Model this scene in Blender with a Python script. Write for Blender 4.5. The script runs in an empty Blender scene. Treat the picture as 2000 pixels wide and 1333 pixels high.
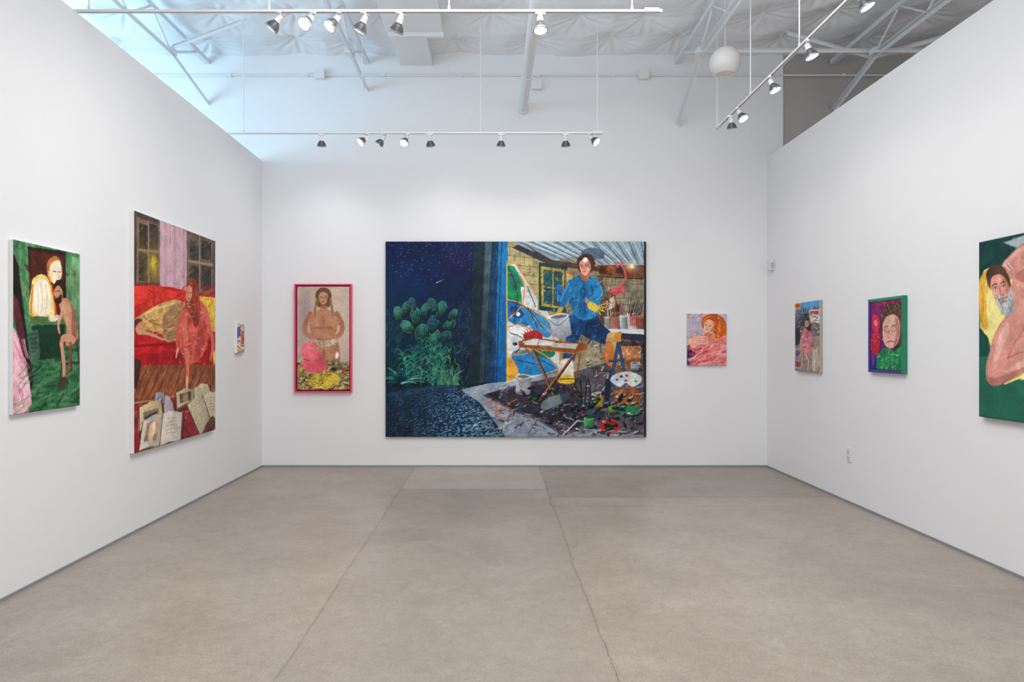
import bpy, math, random
import numpy as np
from mathutils import Vector, Matrix, Euler
R=random.Random(7)
F=1333.33; CX=965.0; CY=678.0; CH=1.41
BACK=8.03; LW=-2.73; RW=3.21; TZ=3.64
sc=bpy.context.scene
sc.view_settings.view_transform='Standard'
def s2l(c):
    c=np.asarray(c,dtype=np.float64)
    return np.where(c<=0.04045,c/12.92,((c+0.055)/1.055)**2.4)
def rgb(r,g,b): 
    v=s2l(np.array([r,g,b])/255.0); return (float(v[0]),float(v[1]),float(v[2]),1.0)
# ---------------------------------------------------------------- materials
def mat(name,col,rough=0.6,metal=0.0,noise=0.0,nscale=20,bump=0.0,bscale=60,emis=None,estr=0):
    m=bpy.data.materials.new(name); m.use_nodes=True; nt=m.node_tree; b=nt.nodes['Principled BSDF']
    b.inputs['Roughness'].default_value=rough; b.inputs['Metallic'].default_value=metal
    b.inputs['Base Color'].default_value=col
    tc=nt.nodes.new('ShaderNodeTexCoord')
    n=nt.nodes.new('ShaderNodeTexNoise'); n.inputs['Scale'].default_value=nscale; n.inputs['Detail'].default_value=4
    nt.links.new(tc.outputs['Object'],n.inputs['Vector'])
    mx=nt.nodes.new('ShaderNodeMix'); mx.data_type='RGBA'
    mx.inputs[6].default_value=tuple(c*(1-noise) for c in col[:3])+(1,)
    mx.inputs[7].default_value=tuple(min(1,c*(1+noise)) for c in col[:3])+(1,)
    nt.links.new(n.outputs['Fac'],mx.inputs[0]); nt.links.new(mx.outputs[2],b.inputs['Base Color'])
    if bump>0:
        n2=nt.nodes.new('ShaderNodeTexNoise'); n2.inputs['Scale'].default_value=bscale
        nt.links.new(tc.outputs['Object'],n2.inputs['Vector'])
        bp=nt.nodes.new('ShaderNodeBump'); bp.inputs['Strength'].default_value=bump; bp.inputs['Distance'].default_value=0.01
        nt.links.new(n2.outputs['Fac'],bp.inputs['Height']); nt.links.new(bp.outputs['Normal'],b.inputs['Normal'])
    if emis:
        b.inputs['Emission Color'].default_value=emis; b.inputs['Emission Strength'].default_value=estr
    return m
M_wall=mat('white_wall_paint',(.80,.803,.817,1),.75,noise=.01,nscale=2,bump=.04,bscale=180)
M_grey=mat('grey_bay_shade',(.42,.40,.39,1),.8,noise=.04,nscale=3)  # grey carries the bay wall's shade in its base colour
M_ins=mat('insulation_facing',(.83,.84,.86,1),.5,noise=.03,nscale=4,bump=.16,bscale=9)
M_base=mat('baseboard_metal',rgb(146,148,151),.4,.2,noise=.04)
M_track=mat('white_enamel',(.76,.76,.77,1),.35,noise=.02)
M_dark=mat('heatsink_grey',rgb(118,121,126),.45,.3,noise=.05)
M_lens=mat('lamp_lens',(1,1,1,1),.3,emis=(1,.97,.93,1),estr=30)
M_rim=mat('lamp_rim',rgb(172,174,178),.3,.5)
M_steel=mat('painted_steel',(.72,.74,.76,1),.5,noise=.05)
M_plast=mat('white_plastic',(.70,.70,.70,1),.4,noise=.02)
M_slot=mat('dark_slot',(.05,.05,.05,1),.6)
M_globe=mat('opal_glass',(.70,.68,.66,1),.35,noise=.01)
M_canvasedge=mat('primed_canvas_edge',(.75,.74,.74,1),.8,noise=.06,nscale=40)
M_tan=mat('raw_linen_edge',rgb(168,158,148),.8,noise=.12,nscale=40)
M_darkedge=mat('dark_canvas_edge',rgb(40,35,36),.8,noise=.2,nscale=40)
M_pink=mat('pink_lacquer_frame',rgb(238,58,110),.35,noise=.03)
M_maroon=mat('dark_rose_gap',rgb(110,22,55),.6)
def floor_mat():
    m=bpy.data.materials.new('polished_concrete'); m.use_nodes=True; nt=m.node_tree; b=nt.nodes['Principled BSDF']; L=nt.links
    g=nt.nodes.new('ShaderNodeNewGeometry'); sx=nt.nodes.new('ShaderNodeSeparateXYZ'); L.new(g.outputs['Position'],sx.inputs[0])
    def noise(s,d=5,r=.6,dist=0,sc3=None):
        n=nt.nodes.new('ShaderNodeTexNoise'); n.inputs['Scale'].default_value=s; n.inputs['Detail'].default_value=d; n.inputs['Roughness'].default_value=r; n.inputs['Distortion'].default_value=dist
        if sc3:
            mp=nt.nodes.new('ShaderNodeMapping'); mp.inputs['Scale'].default_value=sc3; L.new(g.outputs['Position'],mp.inputs[0]); L.new(mp.outputs[0],n.inputs['Vector'])
        else: L.new(g.outputs['Position'],n.inputs['Vector'])
        return n.outputs['Fac']
    def mth(op,a,bv=None,c=None):
        n=nt.nodes.new('ShaderNodeMath'); n.operation=op
        for i,v in enumerate((a,bv,c)):
            if v is None: continue
            if isinstance(v,(int,float)): n.inputs[i].default_value=v
            else: L.new(v,n.inputs[i])
        return n.outputs[0]
    def ramp(f,stops):
        r=nt.nodes.new('ShaderNodeValToRGB'); L.new(f,r.inputs[0]); e=r.color_ramp.elements
        while len(e)<len(stops): e.new(.5)
        for k,(p,c) in zip(e,stops): k.position=p; k.color=c
        return r.outputs[0]
    def mix(f,a,c,mode='MIX'):
        n=nt.nodes.new('ShaderNodeMix'); n.data_type='RGBA'; n.blend_type=mode
        if isinstance(f,(int,float)): n.inputs[0].default_value=f
        else: L.new(f,n.inputs[0])
        for i,v in ((6,a),(7,c)):
            if isinstance(v,tuple): n.inputs[i].default_value=v
            else: L.new(v,n.inputs[i])
        return n.outputs[2]
    X,Y=sx.outputs[0],sx.outputs[1]
    base=ramp(noise(.9,12,.80,.4),[(.34,rgb(144,133,122)),(.5,rgb(156,145,134)),(.66,rgb(168,157,146))])
    fine=ramp(noise(18,8,.85,.4),[(.40,(.86,.86,.86,1)),(.5,(1,1,1,1)),(.62,(1.1,1.1,1.1,1))])
    base=mix(.7,base,fine,'MULTIPLY')
    bl=ramp(noise(6.5,9,.82,.6),[(.44,(0,0,0,1)),(.60,(1,1,1,1))])
    base=mix(mth('MULTIPLY',bl,.20),base,rgb(132,120,108))
    st=ramp(noise(1.9,9,.78,2.0),[(.57,(0,0,0,1)),(.66,(1,1,1,1))])
    base=mix(mth('MULTIPLY',st,.34),base,rgb(138,115,94))
    li=ramp(noise(3.6,9,.84,.6,(1,.5,1)),[(.56,(0,0,0,1)),(.70,(1,1,1,1))])
    base=mix(mth('MULTIPLY',li,.22),base,rgb(192,183,172))
    sc_=ramp(noise(8,6,.8,2.5),[(.61,(0,0,0,1)),(.67,(1,1,1,1))])
    base=mix(mth('MULTIPLY',sc_,.22),base,rgb(108,94,80))
    sp=ramp(noise(90,4,.75),[(.36,(.72,.72,.72,1)),(.5,(1,1,1,1)),(.66,(1.14,1.14,1.14,1))])
    base=mix(.65,base,sp,'MULTIPLY')
    wob=mth('MULTIPLY',mth('SUBTRACT',noise(1.3,3,.6),.5),.06)
    wob2=mth('MULTIPLY',mth('SUBTRACT',noise(16,6,.8),.5),.030)
    w=mth('ADD',wob,wob2)
    def band(v,c,hw,wobm=1.0):
        d=mth('ABSOLUTE',mth('ADD',mth('SUBTRACT',v,c),mth('MULTIPLY',w,wobm)))
        return mth('LESS_THAN',d,hw)
    def rng(v,a,c): return mth('MULTIPLY',mth('GREATER_THAN',v,a),mth('LESS_THAN',v,c))
    j1=band(X,-.925,.0026,.6)
    j2=band(X,.52,.0030,1.1)
    j3=mth('MULTIPLY',band(Y,6.76,.010,.3),rng(X,-.92,.54))
    j4=mth('MULTIPLY',band(Y,6.40,.014,.3),rng(X,.52,3.3))
    j5=mth('MULTIPLY',band(Y,6.03,.014,.3),rng(X,.52,2.9))
    halo=mth('MAXIMUM',band(X,-.925,.012,.6),band(X,.52,.015,1.1))
    base=mix(mth('MULTIPLY',halo,.11),base,rgb(112,98,84))
    base=mix(mth('MULTIPLY',mth('MULTIPLY',rng(X,.52,9),rng(Y,6.40,9)),.32),base,rgb(124,111,99))
    base=mix(mth('MULTIPLY',mth('MULTIPLY',rng(X,-.92,.52),rng(Y,-9,6.75)),.18),base,rgb(136,127,119))
    base=mix(mth('MULTIPLY',mth('MULTIPLY',rng(X,-.92,.52),rng(Y,6.76,9)),.24),base,rgb(194,182,169))
    base=mix(mth('MULTIPLY',mth('MAXIMUM',j1,j2),mth('ADD',mth('MULTIPLY',noise(5,4),.9),.0)),base,rgb(78,66,56))
    base=mix(mth('MULTIPLY',mth('MAXIMUM',j3,j4),.42),base,rgb(98,86,75))
    base=mix(mth('MULTIPLY',j5,.26),base,rgb(106,94,82))
    L.new(base,b.inputs['Base Color'])
    L.new(mth('ADD',mth('MULTIPLY',noise(2.5,6),.30),.22),b.inputs['Roughness'])
    b.inputs['Specular IOR Level'].default_value=.45
    bp=nt.nodes.new('ShaderNodeBump'); bp.inputs['Strength'].default_value=.12; bp.inputs['Distance'].default_value=.01
    L.new(noise(60,5),bp.inputs['Height']); L.new(bp.outputs['Normal'],b.inputs['Normal'])
    return m
M_floor=floor_mat()
def paint_mat():
    m=bpy.data.materials.new('oil_paint'); m.use_nodes=True; nt=m.node_tree; b=nt.nodes['Principled BSDF']
    a=nt.nodes.new('ShaderNodeAttribute'); a.attribute_name='Paint'
    nt.links.new(a.outputs['Color'],b.inputs['Base Color']); b.inputs['Roughness'].default_value=.55
    b.inputs['Specular IOR Level'].default_value=.15
    tc=nt.nodes.new('ShaderNodeTexCoord'); n=nt.nodes.new('ShaderNodeTexNoise'); n.inputs['Scale'].default_value=90
    nt.links.new(tc.outputs['Object'],n.inputs['Vector'])
    bp=nt.nodes.new('ShaderNodeBump'); bp.inputs['Strength'].default_value=.12; bp.inputs['Distance'].default_value=.004
    nt.links.new(n.outputs['Fac'],bp.inputs['Height']); nt.links.new(bp.outputs['Normal'],b.inputs['Normal'])
    return m
M_paint=paint_mat()
# ---------------------------------------------------------------- geometry builder
class G:
    def __init__(s): s.v=[]; s.f=[]; s.m=[]
    def add(s,v,f,mi=0):
        o=len(s.v); s.v+= [tuple(p) for p in v]; s.f+=[tuple(i+o for i in q) for q in f]; s.m+=[mi]*len(f)
    def box(s,x0,x1,y0,y1,z0,z1,mi=0):
        v=[(x0,y0,z0),(x1,y0,z0),(x1,y1,z0),(x0,y1,z0),(x0,y0,z1),(x1,y0,z1),(x1,y1,z1),(x0,y1,z1)]
        s.add(v,[(0,3,2,1),(4,5,6,7),(0,1,5,4),(1,2,6,5),(2,3,7,6),(3,0,4,7)],mi)
    def tube(s,a,b,r,n=10,r2=None,mi=0):
        a=Vector(a);b=Vector(b);d=(b-a).normalized(); r2=r if r2 is None else r2
        u=d.cross(Vector((0,0,1)) if abs(d.z)<.9 else Vector((1,0,0))).normalized(); w=d.cross(u)
        v=[]
        for p,rr in ((a,r),(b,r2)):
            for i in range(n):
                t=2*math.pi*i/n; v.append(p+u*rr*math.cos(t)+w*rr*math.sin(t))
        f=[(i,(i+1)%n,n+(i+1)%n,n+i) for i in range(n)]+[tuple(range(n-1,-1,-1)),tuple(range(n,2*n))]
        s.add(v,f,mi)
    def bar(s,a,b,w,h,mi=0):
        a=Vector(a);b=Vector(b);d=(b-a).normalized()
        u=d.cross(Vector((0,0,1)) if abs(d.z)<.95 else Vector((1,0,0))).normalized(); k=u.cross(d)
        v=[]
        for p in (a,b):
            for sx,sy in ((-1,-1),(1,-1),(1,1),(-1,1)): v.append(p+u*w/2*sx+k*h/2*sy)
        s.add(v,[(3,2,1,0),(4,5,6,7),(0,1,5,4),(1,2,6,5),(2,3,7,6),(3,0,4,7)],mi)
    def angle(s,a,b,w,t=.006):
        a=Vector(a);b=Vector(b)
        s.bar(a,b,w,t); s.bar(a+Vector((w/2,0,-w/2)),b+Vector((w/2,0,-w/2)),t,w)
    def lathe(s,prof,n=24,mi=0):
        v=[];f=[]
        for r,z in prof:
            for i in range(n):
                t=2*math.pi*i/n; v.append((r*math.cos(t),r*math.sin(t),z))
        for k in range(len(prof)-1):
            for i in range(n):
                j=(i+1)%n; f.append((k*n+i,(k+1)*n+i,(k+1)*n+j,k*n+j))
        f.append(tuple(range(n))); f.append(tuple((len(prof)-1)*n+i for i in range(n-1,-1,-1)))
        s.add(v,f,mi)
    def obj(s,name,mats,parent=None,smooth=False,bevel=0,loc=None,recalc=True,**props):
        me=bpy.data.meshes.new(name); me.from_pydata(s.v,[],s.f)
        for m in (mats if isinstance(mats,(list,tuple)) else [mats]): me.materials.append(m)
        me.polygons.foreach_set('material_index',s.m)
        if recalc:
            import bmesh
            bm=bmesh.new(); bm.from_mesh(me); bmesh.ops.recalc_face_normals(bm,faces=bm.faces); bm.to_mesh(me); bm.free()
        if smooth:
            me.polygons.foreach_set('use_smooth',[True]*len(me.polygons))
            try: me.set_sharp_from_angle(angle=math.radians(40))
            except Exception: pass
        me.update()
        o=bpy.data.objects.new(name,me); sc.collection.objects.link(o)
        if loc: o.location=loc
        if parent: o.parent=parent
        if bevel:
            b=o.modifiers.new('bevel','BEVEL'); b.width=bevel; b.segments=2; b.limit_method='ANGLE'
        for k,v in props.items(): o[k]=v
        return o
def empty(name,loc,**p):
    o=bpy.data.objects.new(name,None); o.empty_display_size=.1; o.location=loc; sc.collection.objects.link(o)
    for k,v in p.items(): o[k]=v
    return o
def B(name,x0,x1,y0,y1,z0,z1,m,**p):
    g=G(); g.box(x0,x1,y0,y1,z0,z1); return g.obj(name,m,**p)
# ---------------------------------------------------------------- room
S=dict(kind='structure')
YB=-2.2; XL=-7.0; XR=8.0; CZ=4.92
B('floor',XL,XR,YB,8.3,-.15,0,M_floor,label='worn warm beige grey polished concrete floor with control joints',**S)
B('wall_back',XL,3.40,BACK,8.3,0,5.3,M_wall,label='tall white painted gallery wall',**S)
B('wall_bay',3.40,XR,BACK+.02,8.3,0,5.3,M_grey,label='wall beyond the partition, its shade put in as grey',**S)  # separate panel; the bay's missing light is painted in as grey
B('wall_left',LW-.15,LW,YB,BACK,0,3.60,M_wall,label='white freestanding gallery partition wall',**S)
B('wall_right',RW,RW+.15,YB,BACK,0,3.64,M_wall,label='white freestanding gallery partition wall',**S)
B('wall_outer_left',XL-.15,XL,YB,8.3,0,5.3,M_wall,**S)
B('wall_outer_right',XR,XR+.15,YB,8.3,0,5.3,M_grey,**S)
B('baseboard_back',LW,RW,BACK-.010,BACK,0,.018,M_base,label='thin grey metal base reveal',**S)
B('baseboard_left',LW,LW+.010,YB,BACK-.010,0,.018,M_base,label='thin grey metal base reveal',**S)
B('baseboard_right',RW-.010,RW,YB,BACK-.010,0,.018,M_base,label='thin grey metal base reveal',**S)
def vnoise(h,w,cell,rs):
    cell=(cell,cell) if not isinstance(cell,tuple) else cell
    gh=int(h/cell[0])+3; gw=int(w/cell[1])+3
    g=rs.rand(gh,gw)
    y=np.arange(h)/cell[0]; x=np.arange(w)/cell[1]
    yi=y.astype(int); xi=x.astype(int); fy=y-yi; fx=x-xi
    fy=(fy*fy*(3-2*fy))[:,None]; fx=(fx*fx*(3-2*fx))[None,:]
    a=g[yi][:,xi]; b=g[yi][:,xi+1]; c=g[yi+1][:,xi]; d=g[yi+1][:,xi+1]
    return (a*(1-fx)+b*fx)*(1-fy)+(c*(1-fx)+d*fx)*fy
def fastmesh(me,v,f):
    me.vertices.add(len(v)); me.vertices.foreach_set('co',np.ascontiguousarray(v,dtype=np.float32).ravel())
    me.loops.add(f.size); me.loops.foreach_set('vertex_index',np.ascontiguousarray(f,dtype=np.int32).ravel())
    me.polygons.add(len(f)); me.polygons.foreach_set('loop_start',np.arange(0,f.size,4,dtype=np.int32))
    try: me.polygons.foreach_set('loop_total',np.full(len(f),4,dtype=np.int32))
    except Exception: pass
    me.update(calc_edges=True); me.validate()
def ceiling():
    xs=np.arange(XL,XR+.001,.018); ys=np.concatenate([np.arange(YB,5.4,.5),np.arange(5.5,8.12,.018)])
    Xg,Yg=np.meshgrid(xs,ys)
    rs=np.random.RandomState(3)
    pins=[]
    for i,x in enumerate(np.arange(XL,XR,.92)):
        for j,y in enumerate(np.arange(5.3,8.8,.62)): pins.append((x+rs.uniform(-.16,.16)+(.46 if j%2 else 0),y+rs.uniform(-.08,.08)))
    d=np.full(Xg.shape,9.0); ang=np.zeros(Xg.shape); idn=np.zeros(Xg.shape)
    for k,(px,py) in enumerate(pins):
        dx=Xg-px; dy=Yg-py; dd=np.sqrt(dx*dx+dy*dy); mk=dd<d
        ang=np.where(mk,np.arctan2(dy,dx),ang); idn=np.where(mk,k*1.7,idn); d=np.where(mk,dd,d)
    bulge=-.095*np.clip(d/.36,0,1)**.6
    wr=.010*np.sin(ang*8+idn)*np.exp(-((d-.13)/.11)**2)+.006*np.sin(ang*15+idn*2)*np.exp(-((d-.2)/.12)**2)
    n=vnoise(*Xg.shape,(12,22),rs)*.034+vnoise(*Xg.shape,(5,9),rs)*.009
    z=CZ+.04+bulge+wr-n
    z=np.where(Yg<5.4,CZ,z)
    h,w=Xg.shape
    v=np.stack([Xg,Yg,z],-1).reshape(-1,3)
    idx=np.arange(h*w).reshape(h,w)
    f=np.stack([idx[:-1,:-1],idx[1:,:-1],idx[1:,1:],idx[:-1,1:]],-1).reshape(-1,4)
    me=bpy.data.meshes.new('ceiling'); fastmesh(me,v,f); me.materials.append(M_ins)
    me.polygons.foreach_set('use_smooth',[True]*len(f)); me.update()
    o=bpy.data.objects.new('ceiling',me); sc.collection.objects.link(o); o['kind']='structure'; o['label']='white puckered insulation blanket under the roof deck'
ceiling()
B('trim_roof_deck',XL,XR,YB,8.3,5.3,5.4,M_grey,label='roof deck slab above insulation',**S)
# ---------------------------------------------------------------- roof things
for x,zb in ((-5.2,4.25),(-3.37,4.29),(-1.50,4.45),(2.15,4.03),(3.98,4.2)):
    g=G(); BC=4.49; TC=4.76
    g.bar((x,-1.5,TC),(x,8.03,TC),.06,.05)
    g.angle((x,-1.5,BC),(x,7.12,BC),.045)
    g.angle((x,7.10,BC),(x,8.03,zb),.04)
    yy=7.12
    while yy>2.5:
        g.tube((x,yy,BC),(x,yy-.42,TC),.011,8); g.tube((x,yy-.42,TC),(x,yy-.84,BC),.011,8); yy-=.84
    g.tube((x,7.12,BC),(x,7.75,TC),.014,8)
    g.box(x-.045,x+.045,7.06,7.16,BC-.03,BC+.03)
    g.obj('roof_joist',M_steel,label='white painted open-web steel roof joist',category='roof joist',group='steel roof joists')
g=G(); g.angle((-6.9,7.2,4.55),(-3.42,7.2,4.55),.035); g.obj('bridging_bar',M_steel,label='white steel angle bracing between joists',category='steel bar')
g=G(); g.angle((2.2,7.2,4.55),(7.9,7.2,4.55),.035); g.angle((4.0,7.25,4.5),(4.9,7.25,4.76),.035); g.angle((4.0,7.25,4.5),(3.1,7.25,4.76),.035)
g.obj('bridging_bar',M_steel,label='white steel angle cross bracing between joists',category='steel bar')
g=G(); g.angle((-3.42,7.0,4.5),(-4.25,7.0,4.76),.035); g.angle((-3.3,7.0,4.5),(-2.6,7.0,4.76),.035); g.angle((-4.25,7.0,4.76),(-4.0,7.3,4.05),.03)
g.obj('bridging_bar',M_steel,label='white steel diagonal bracing under insulation',category='steel bar')
g=G(); g.box(-1.10,-.72,7.25,BACK,4.72,4.93); g.box(-1.14,-.54,4.5,7.25,4.74,4.93); g.box(-1.12,-.53,7.22,7.27,4.70,4.93)
g.obj('air_duct',M_track,bevel=.004,label='white boxed rectangular duct under the roof',category='air duct')
g=G(); g.tube((.34,2.5,4.21),(.34,BACK,4.21),.052,24); g.tube((.34,7.0,4.21),(.34,7.1,4.21),.06,24); g.tube((.34,7.97,4.21),(.34,BACK,4.21),.066,24)
for y in (4.6,6.6): g.tube((.34,y,4.25),(.34,y,4.8),.006,8)
g.obj('drain_pipe',M_track,smooth=True,label='white painted round pipe running into the wall',category='pipe')
g=G(); zc=4.60; yc=BACK-.02
g.tube((-4.4,yc,zc),(7.8,yc,zc),.011,10)
for x in np.arange(-4,7.5,.9): g.box(x-.02,x+.02,BACK-.034,BACK,zc-.016,zc+.016)
g.tube((.52,yc,zc),(.52,yc,4.52),.009,8)
g.obj('electrical_conduit',M_track,smooth=True,label='thin white conduit clipped along the upper wall',category='conduit')
for x,z in ((-2.04,4.60),(1.75,4.60),(.50,4.48)):
    g=G(); g.box(x-.055,x+.055,BACK-.06,BACK,z-.05,z+.05); g.box(x-.06,x+.06,BACK-.066,BACK-.06,z-.055,z+.055)
    for sx in (-.04,.04): g.tube((x+sx,BACK-.066,z+.035),(x+sx,BACK-.07,z+.035),.005,8)
    g.obj('junction_box',M_track,bevel=.002,label='small white electrical junction box on conduit',category='junction box',group='junction boxes on the conduit')
gx,gy,gz=2.20,6.5,4.12
e=empty('pendant_globe_lamp',(gx,gy,gz),label='white opal globe pendant with flat opening below',category='pendant lamp')
g=G(); r=.145
prof=[(.012,r+.0)]+[(r*math.sin(t),r*math.cos(t)) for t in np.linspace(.12,math.pi-.72,24)]+[(r*.63,-r*.78),(r*.58,-r*.78),(r*.54,-r*.70),(.02,-r*.68)]
g.lathe(prof,48); g.obj('globe_shade',M_globe,parent=e,smooth=True)
g=G(); g.lathe([(.010,r+.012),(.016,r+.004),(.018,r-.006),(.010,r-.008)],20); g.obj('collar',M_track,parent=e,smooth=True)
g=G(); g.tube((0,0,r+.01),(0,0,4.90-gz),.003,8); g.obj('cord',M_track,parent=e)
# ---------------------------------------------------------------- tracks
def track(axis,a,b,fix,rods,label,box=None):
    e=empty('light_track',((a+b)/2 if axis=='x' else fix, fix if axis=='x' else (a+b)/2, TZ),label=label,category='light track',group='ceiling light tracks')
    ex,ey=e.location.x,e.location.y
    def P(t,o,z): return (t-ex,o,z) if axis=='x' else (o,t-ey,z)
    g=G()
    for o in (-.010,.010): g.bar(P(a,o,.008),P(b,o,.008),.005,.016) 
    g.bar(P(a,0,.0145),P(b,0,.0145),.024,.004)
    g.bar(P(b-.02,0,.008),P(b,0,.008),.027,.020)
    g.obj('rail',M_track,parent=e)
    if box is not None:
        g=G(); g.bar(P(box-.05,0,.011),P(box+.05,0,.011),.040,.028); g.obj('feed_box',M_track,parent=e,bevel=.004)
    for r_ in rods:
        g=G(); g.tube(P(r_,0,.016),P(r_,0,CZ-TZ+.0),.005,8); g.tube(P(r_,0,.016),P(r_,0,.042),.009,10); g.obj('suspension_rod',M_track,parent=e)
    return e
D2=7.14; D1=4.55; XT=2.28
track('x',-3.4,1.14,D2,[-2.62,-1.38,-.14,1.08],'white track rail suspended on thin rods near tall wall',1.08)
track('x',-3.4,1.12,D1,[-2.7,-1.5,-.3,.92],'white track rail suspended on thin rods across room',1.05)
track('y',1.5,7.0,XT,[6.98,6.07,5.1,4.1],'white track rail parallel to the partition wall',6.93)
def spot_master():
    e=empty('track_spotlight',(0,0,0))
    g=G(); g.box(-.045,.045,-.014,.014,-.020,.0); g.box(-.02,.02,-.012,.012,-.028,-.020); A=g.obj('adapter',M_track,parent=e,bevel=.003)
    g=G(); g.tube((0,0,-.026),(0,0,-.044),.009,12); g.tube((-.016,0,-.044),(.016,0,-.044),.012,12); T=g.obj('swivel_stem',M_track,parent=e,smooth=True)
    g=G(); g.lathe([(.010,.020),(.022,.014),(.026,.0),(.027,-.034),(.03,-.040),(.024,-.042)],24); H=g.obj('lamp_holder',M_track,parent=e,smooth=True)
    g=G(); g.lathe([(.018,-.03),(.022,-.045),(.030,-.06),(.040,-.085),(.046,-.108),(.046,-.112)],32)
    for i in range(26):
        t=2*math.pi*i/26; c,s_=math.cos(t),math.sin(t); w=.0016
        pr=[(.018,-.040),(.028,-.048),(.042,-.066),(.054,-.092),(.059,-.108),(.044,-.108)]
        v=[]
        for sg in (-1,1):
            for r_,z in pr: v.append((r_*c-sg*w*s_,r_*s_+sg*w*c,z))
        n=len(pr); f=[tuple(range(n-1,-1,-1)),tuple(range(n,2*n))]+[(i_,(i_+1)%n,n+(i_+1)%n,n+i_) for i_ in range(n)]
        g.add(v,f)
    Bd=g.obj('finned_bulb',M_dark,parent=e)
    g=G(); g.lathe([(.045,-.106),(.0605,-.106),(.062,-.112),(.0605,-.119),(.052,-.1195),(.050,-.112)],36); Rm=g.obj('bulb_rim',M_rim,parent=e,smooth=True)
    g=G(); g.lathe([(.050,-.112),(.051,-.117),(.04,-.1195),(.02,-.121),(.004,-.1215)],32); Ln=g.obj('bulb_lens',M_lens,parent=e,smooth=True,label='glowing bulb lens')
    return e,[A,T],[H,Bd,Rm,Ln]
ME,fixed,moving=spot_master()
HS=.80; LG=1.17
def head(x,y,yaw,tilt,energy,label,first=[True]):
    z=TZ
    if first[0]: e=ME; fx=fixed; mv=moving; first[0]=False
    else:
        e=ME.copy(); sc.collection.objects.link(e); fx=[];mv=[]
        for src,dst in ((fixed,fx),(moving,mv)):
            for o in src:
                c=o.copy(); sc.collection.objects.link(c); c.parent=e; dst.append(c)
    e.location=(x,y,z); e.rotation_euler=(0,0,math.radians(yaw)); e.scale=(HS,HS,HS)
    e['label']=label; e['category']='spotlight'; e['group']='track spotlights'
    for o in mv: o.location=(0,0,-.044); o.rotation_euler=(math.radians(tilt),0,0)
    t=math.radians(tilt)
    ld=bpy.data.lights.new('spot_lamp','SPOT'); ld.energy=energy*.62*LG; ld.spot_size=math.radians(115); ld.spot_blend=1; ld.shadow_soft_size=.07; ld.color=(1,.965,.92)
    lo=bpy.data.objects.new('spot_lamp',ld); sc.collection.objects.link(lo); lo.parent=e
    lo.location=(0,math.sin(t)*.19,-.044-math.cos(t)*.19); lo.rotation_euler=(t,0,0)
lb='white track spotlight with grey finned bulb aimed at the tall wall'
lf='white track spotlight with glowing bulb face turned into room'
def X2(px): return (px-CX)*D2/F
def X1(px): return (px-CX)*D1/F
for px,yaw,ti,en,l in ((628,12,26,12,lb),(716,120,46,12,lf),(750,75,40,10,lb),(795,150,36,10,lf),(839,-10,30,12,lb),(979,5,22,12,lb),(1104,-14,30,12,lb),(1153,240,48,12,lf)):
    head(X2(px),D2,yaw,ti,en,l)
for px,yaw,ti,en,l in ((547,80,44,10,lf),(608,150,44,10,lf),(660,120,40,10,lf),(713,60,34,12,lb),(783,40,38,12,lb),(1055,185,10,10,lf)):
    head(X1(px),D1,yaw,ti,en,l)
for px,yaw,ti,en,l in ((1428,-30,22,12,lb),(1443,-140,30,9,lf),(1505,-120,24,8,lf),(1577,-110,20,7,lf),(1680,-110,26,6,lf)):
    head(XT,XT*F/(px-CX),yaw,ti,en,l)
# ---------------------------------------------------------------- outlet + sensor
oy=6.166; oz=.434
e=empty('wall_outlet',(RW,oy,oz),label='white duplex power outlet plate on the partition',category='wall outlet')
g=G(); g.box(-.008,0,-.04,.04,-.064,.064); g.obj('cover_plate',M_plast,parent=e,bevel=.002)
for dz in (-.025,.025):
    g=G(); g.box(-.012,-.008,-.017,.017,dz-.017,dz+.017); g.box(-.0125,-.0118,-.009,-.005,dz-.004,dz+.009,1); g.box(-.0125,-.0118,.005,.009,dz-.004,dz+.009,1); g.tube((-.0125,0,dz-.010),(-.0118,0,dz-.010),.003,8,mi=1)
    g.obj('socket',[M_plast,M_slot],parent=e)
e=empty('wall_sensor',(RW,7.86,2.35),label='small white sensor box mounted high on the partition',category='sensor')
g=G(); g.box(-.05,0,-.05,.05,-.06,.06); g.obj('housing',M_plast,parent=e,bevel=.008)
g=G(); g.box(-.042,-.014,-.053,-.049,-.04,.025); g.obj('sensor_window',mat('sensor_lens',rgb(170,176,192),.3),parent=e)
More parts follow.
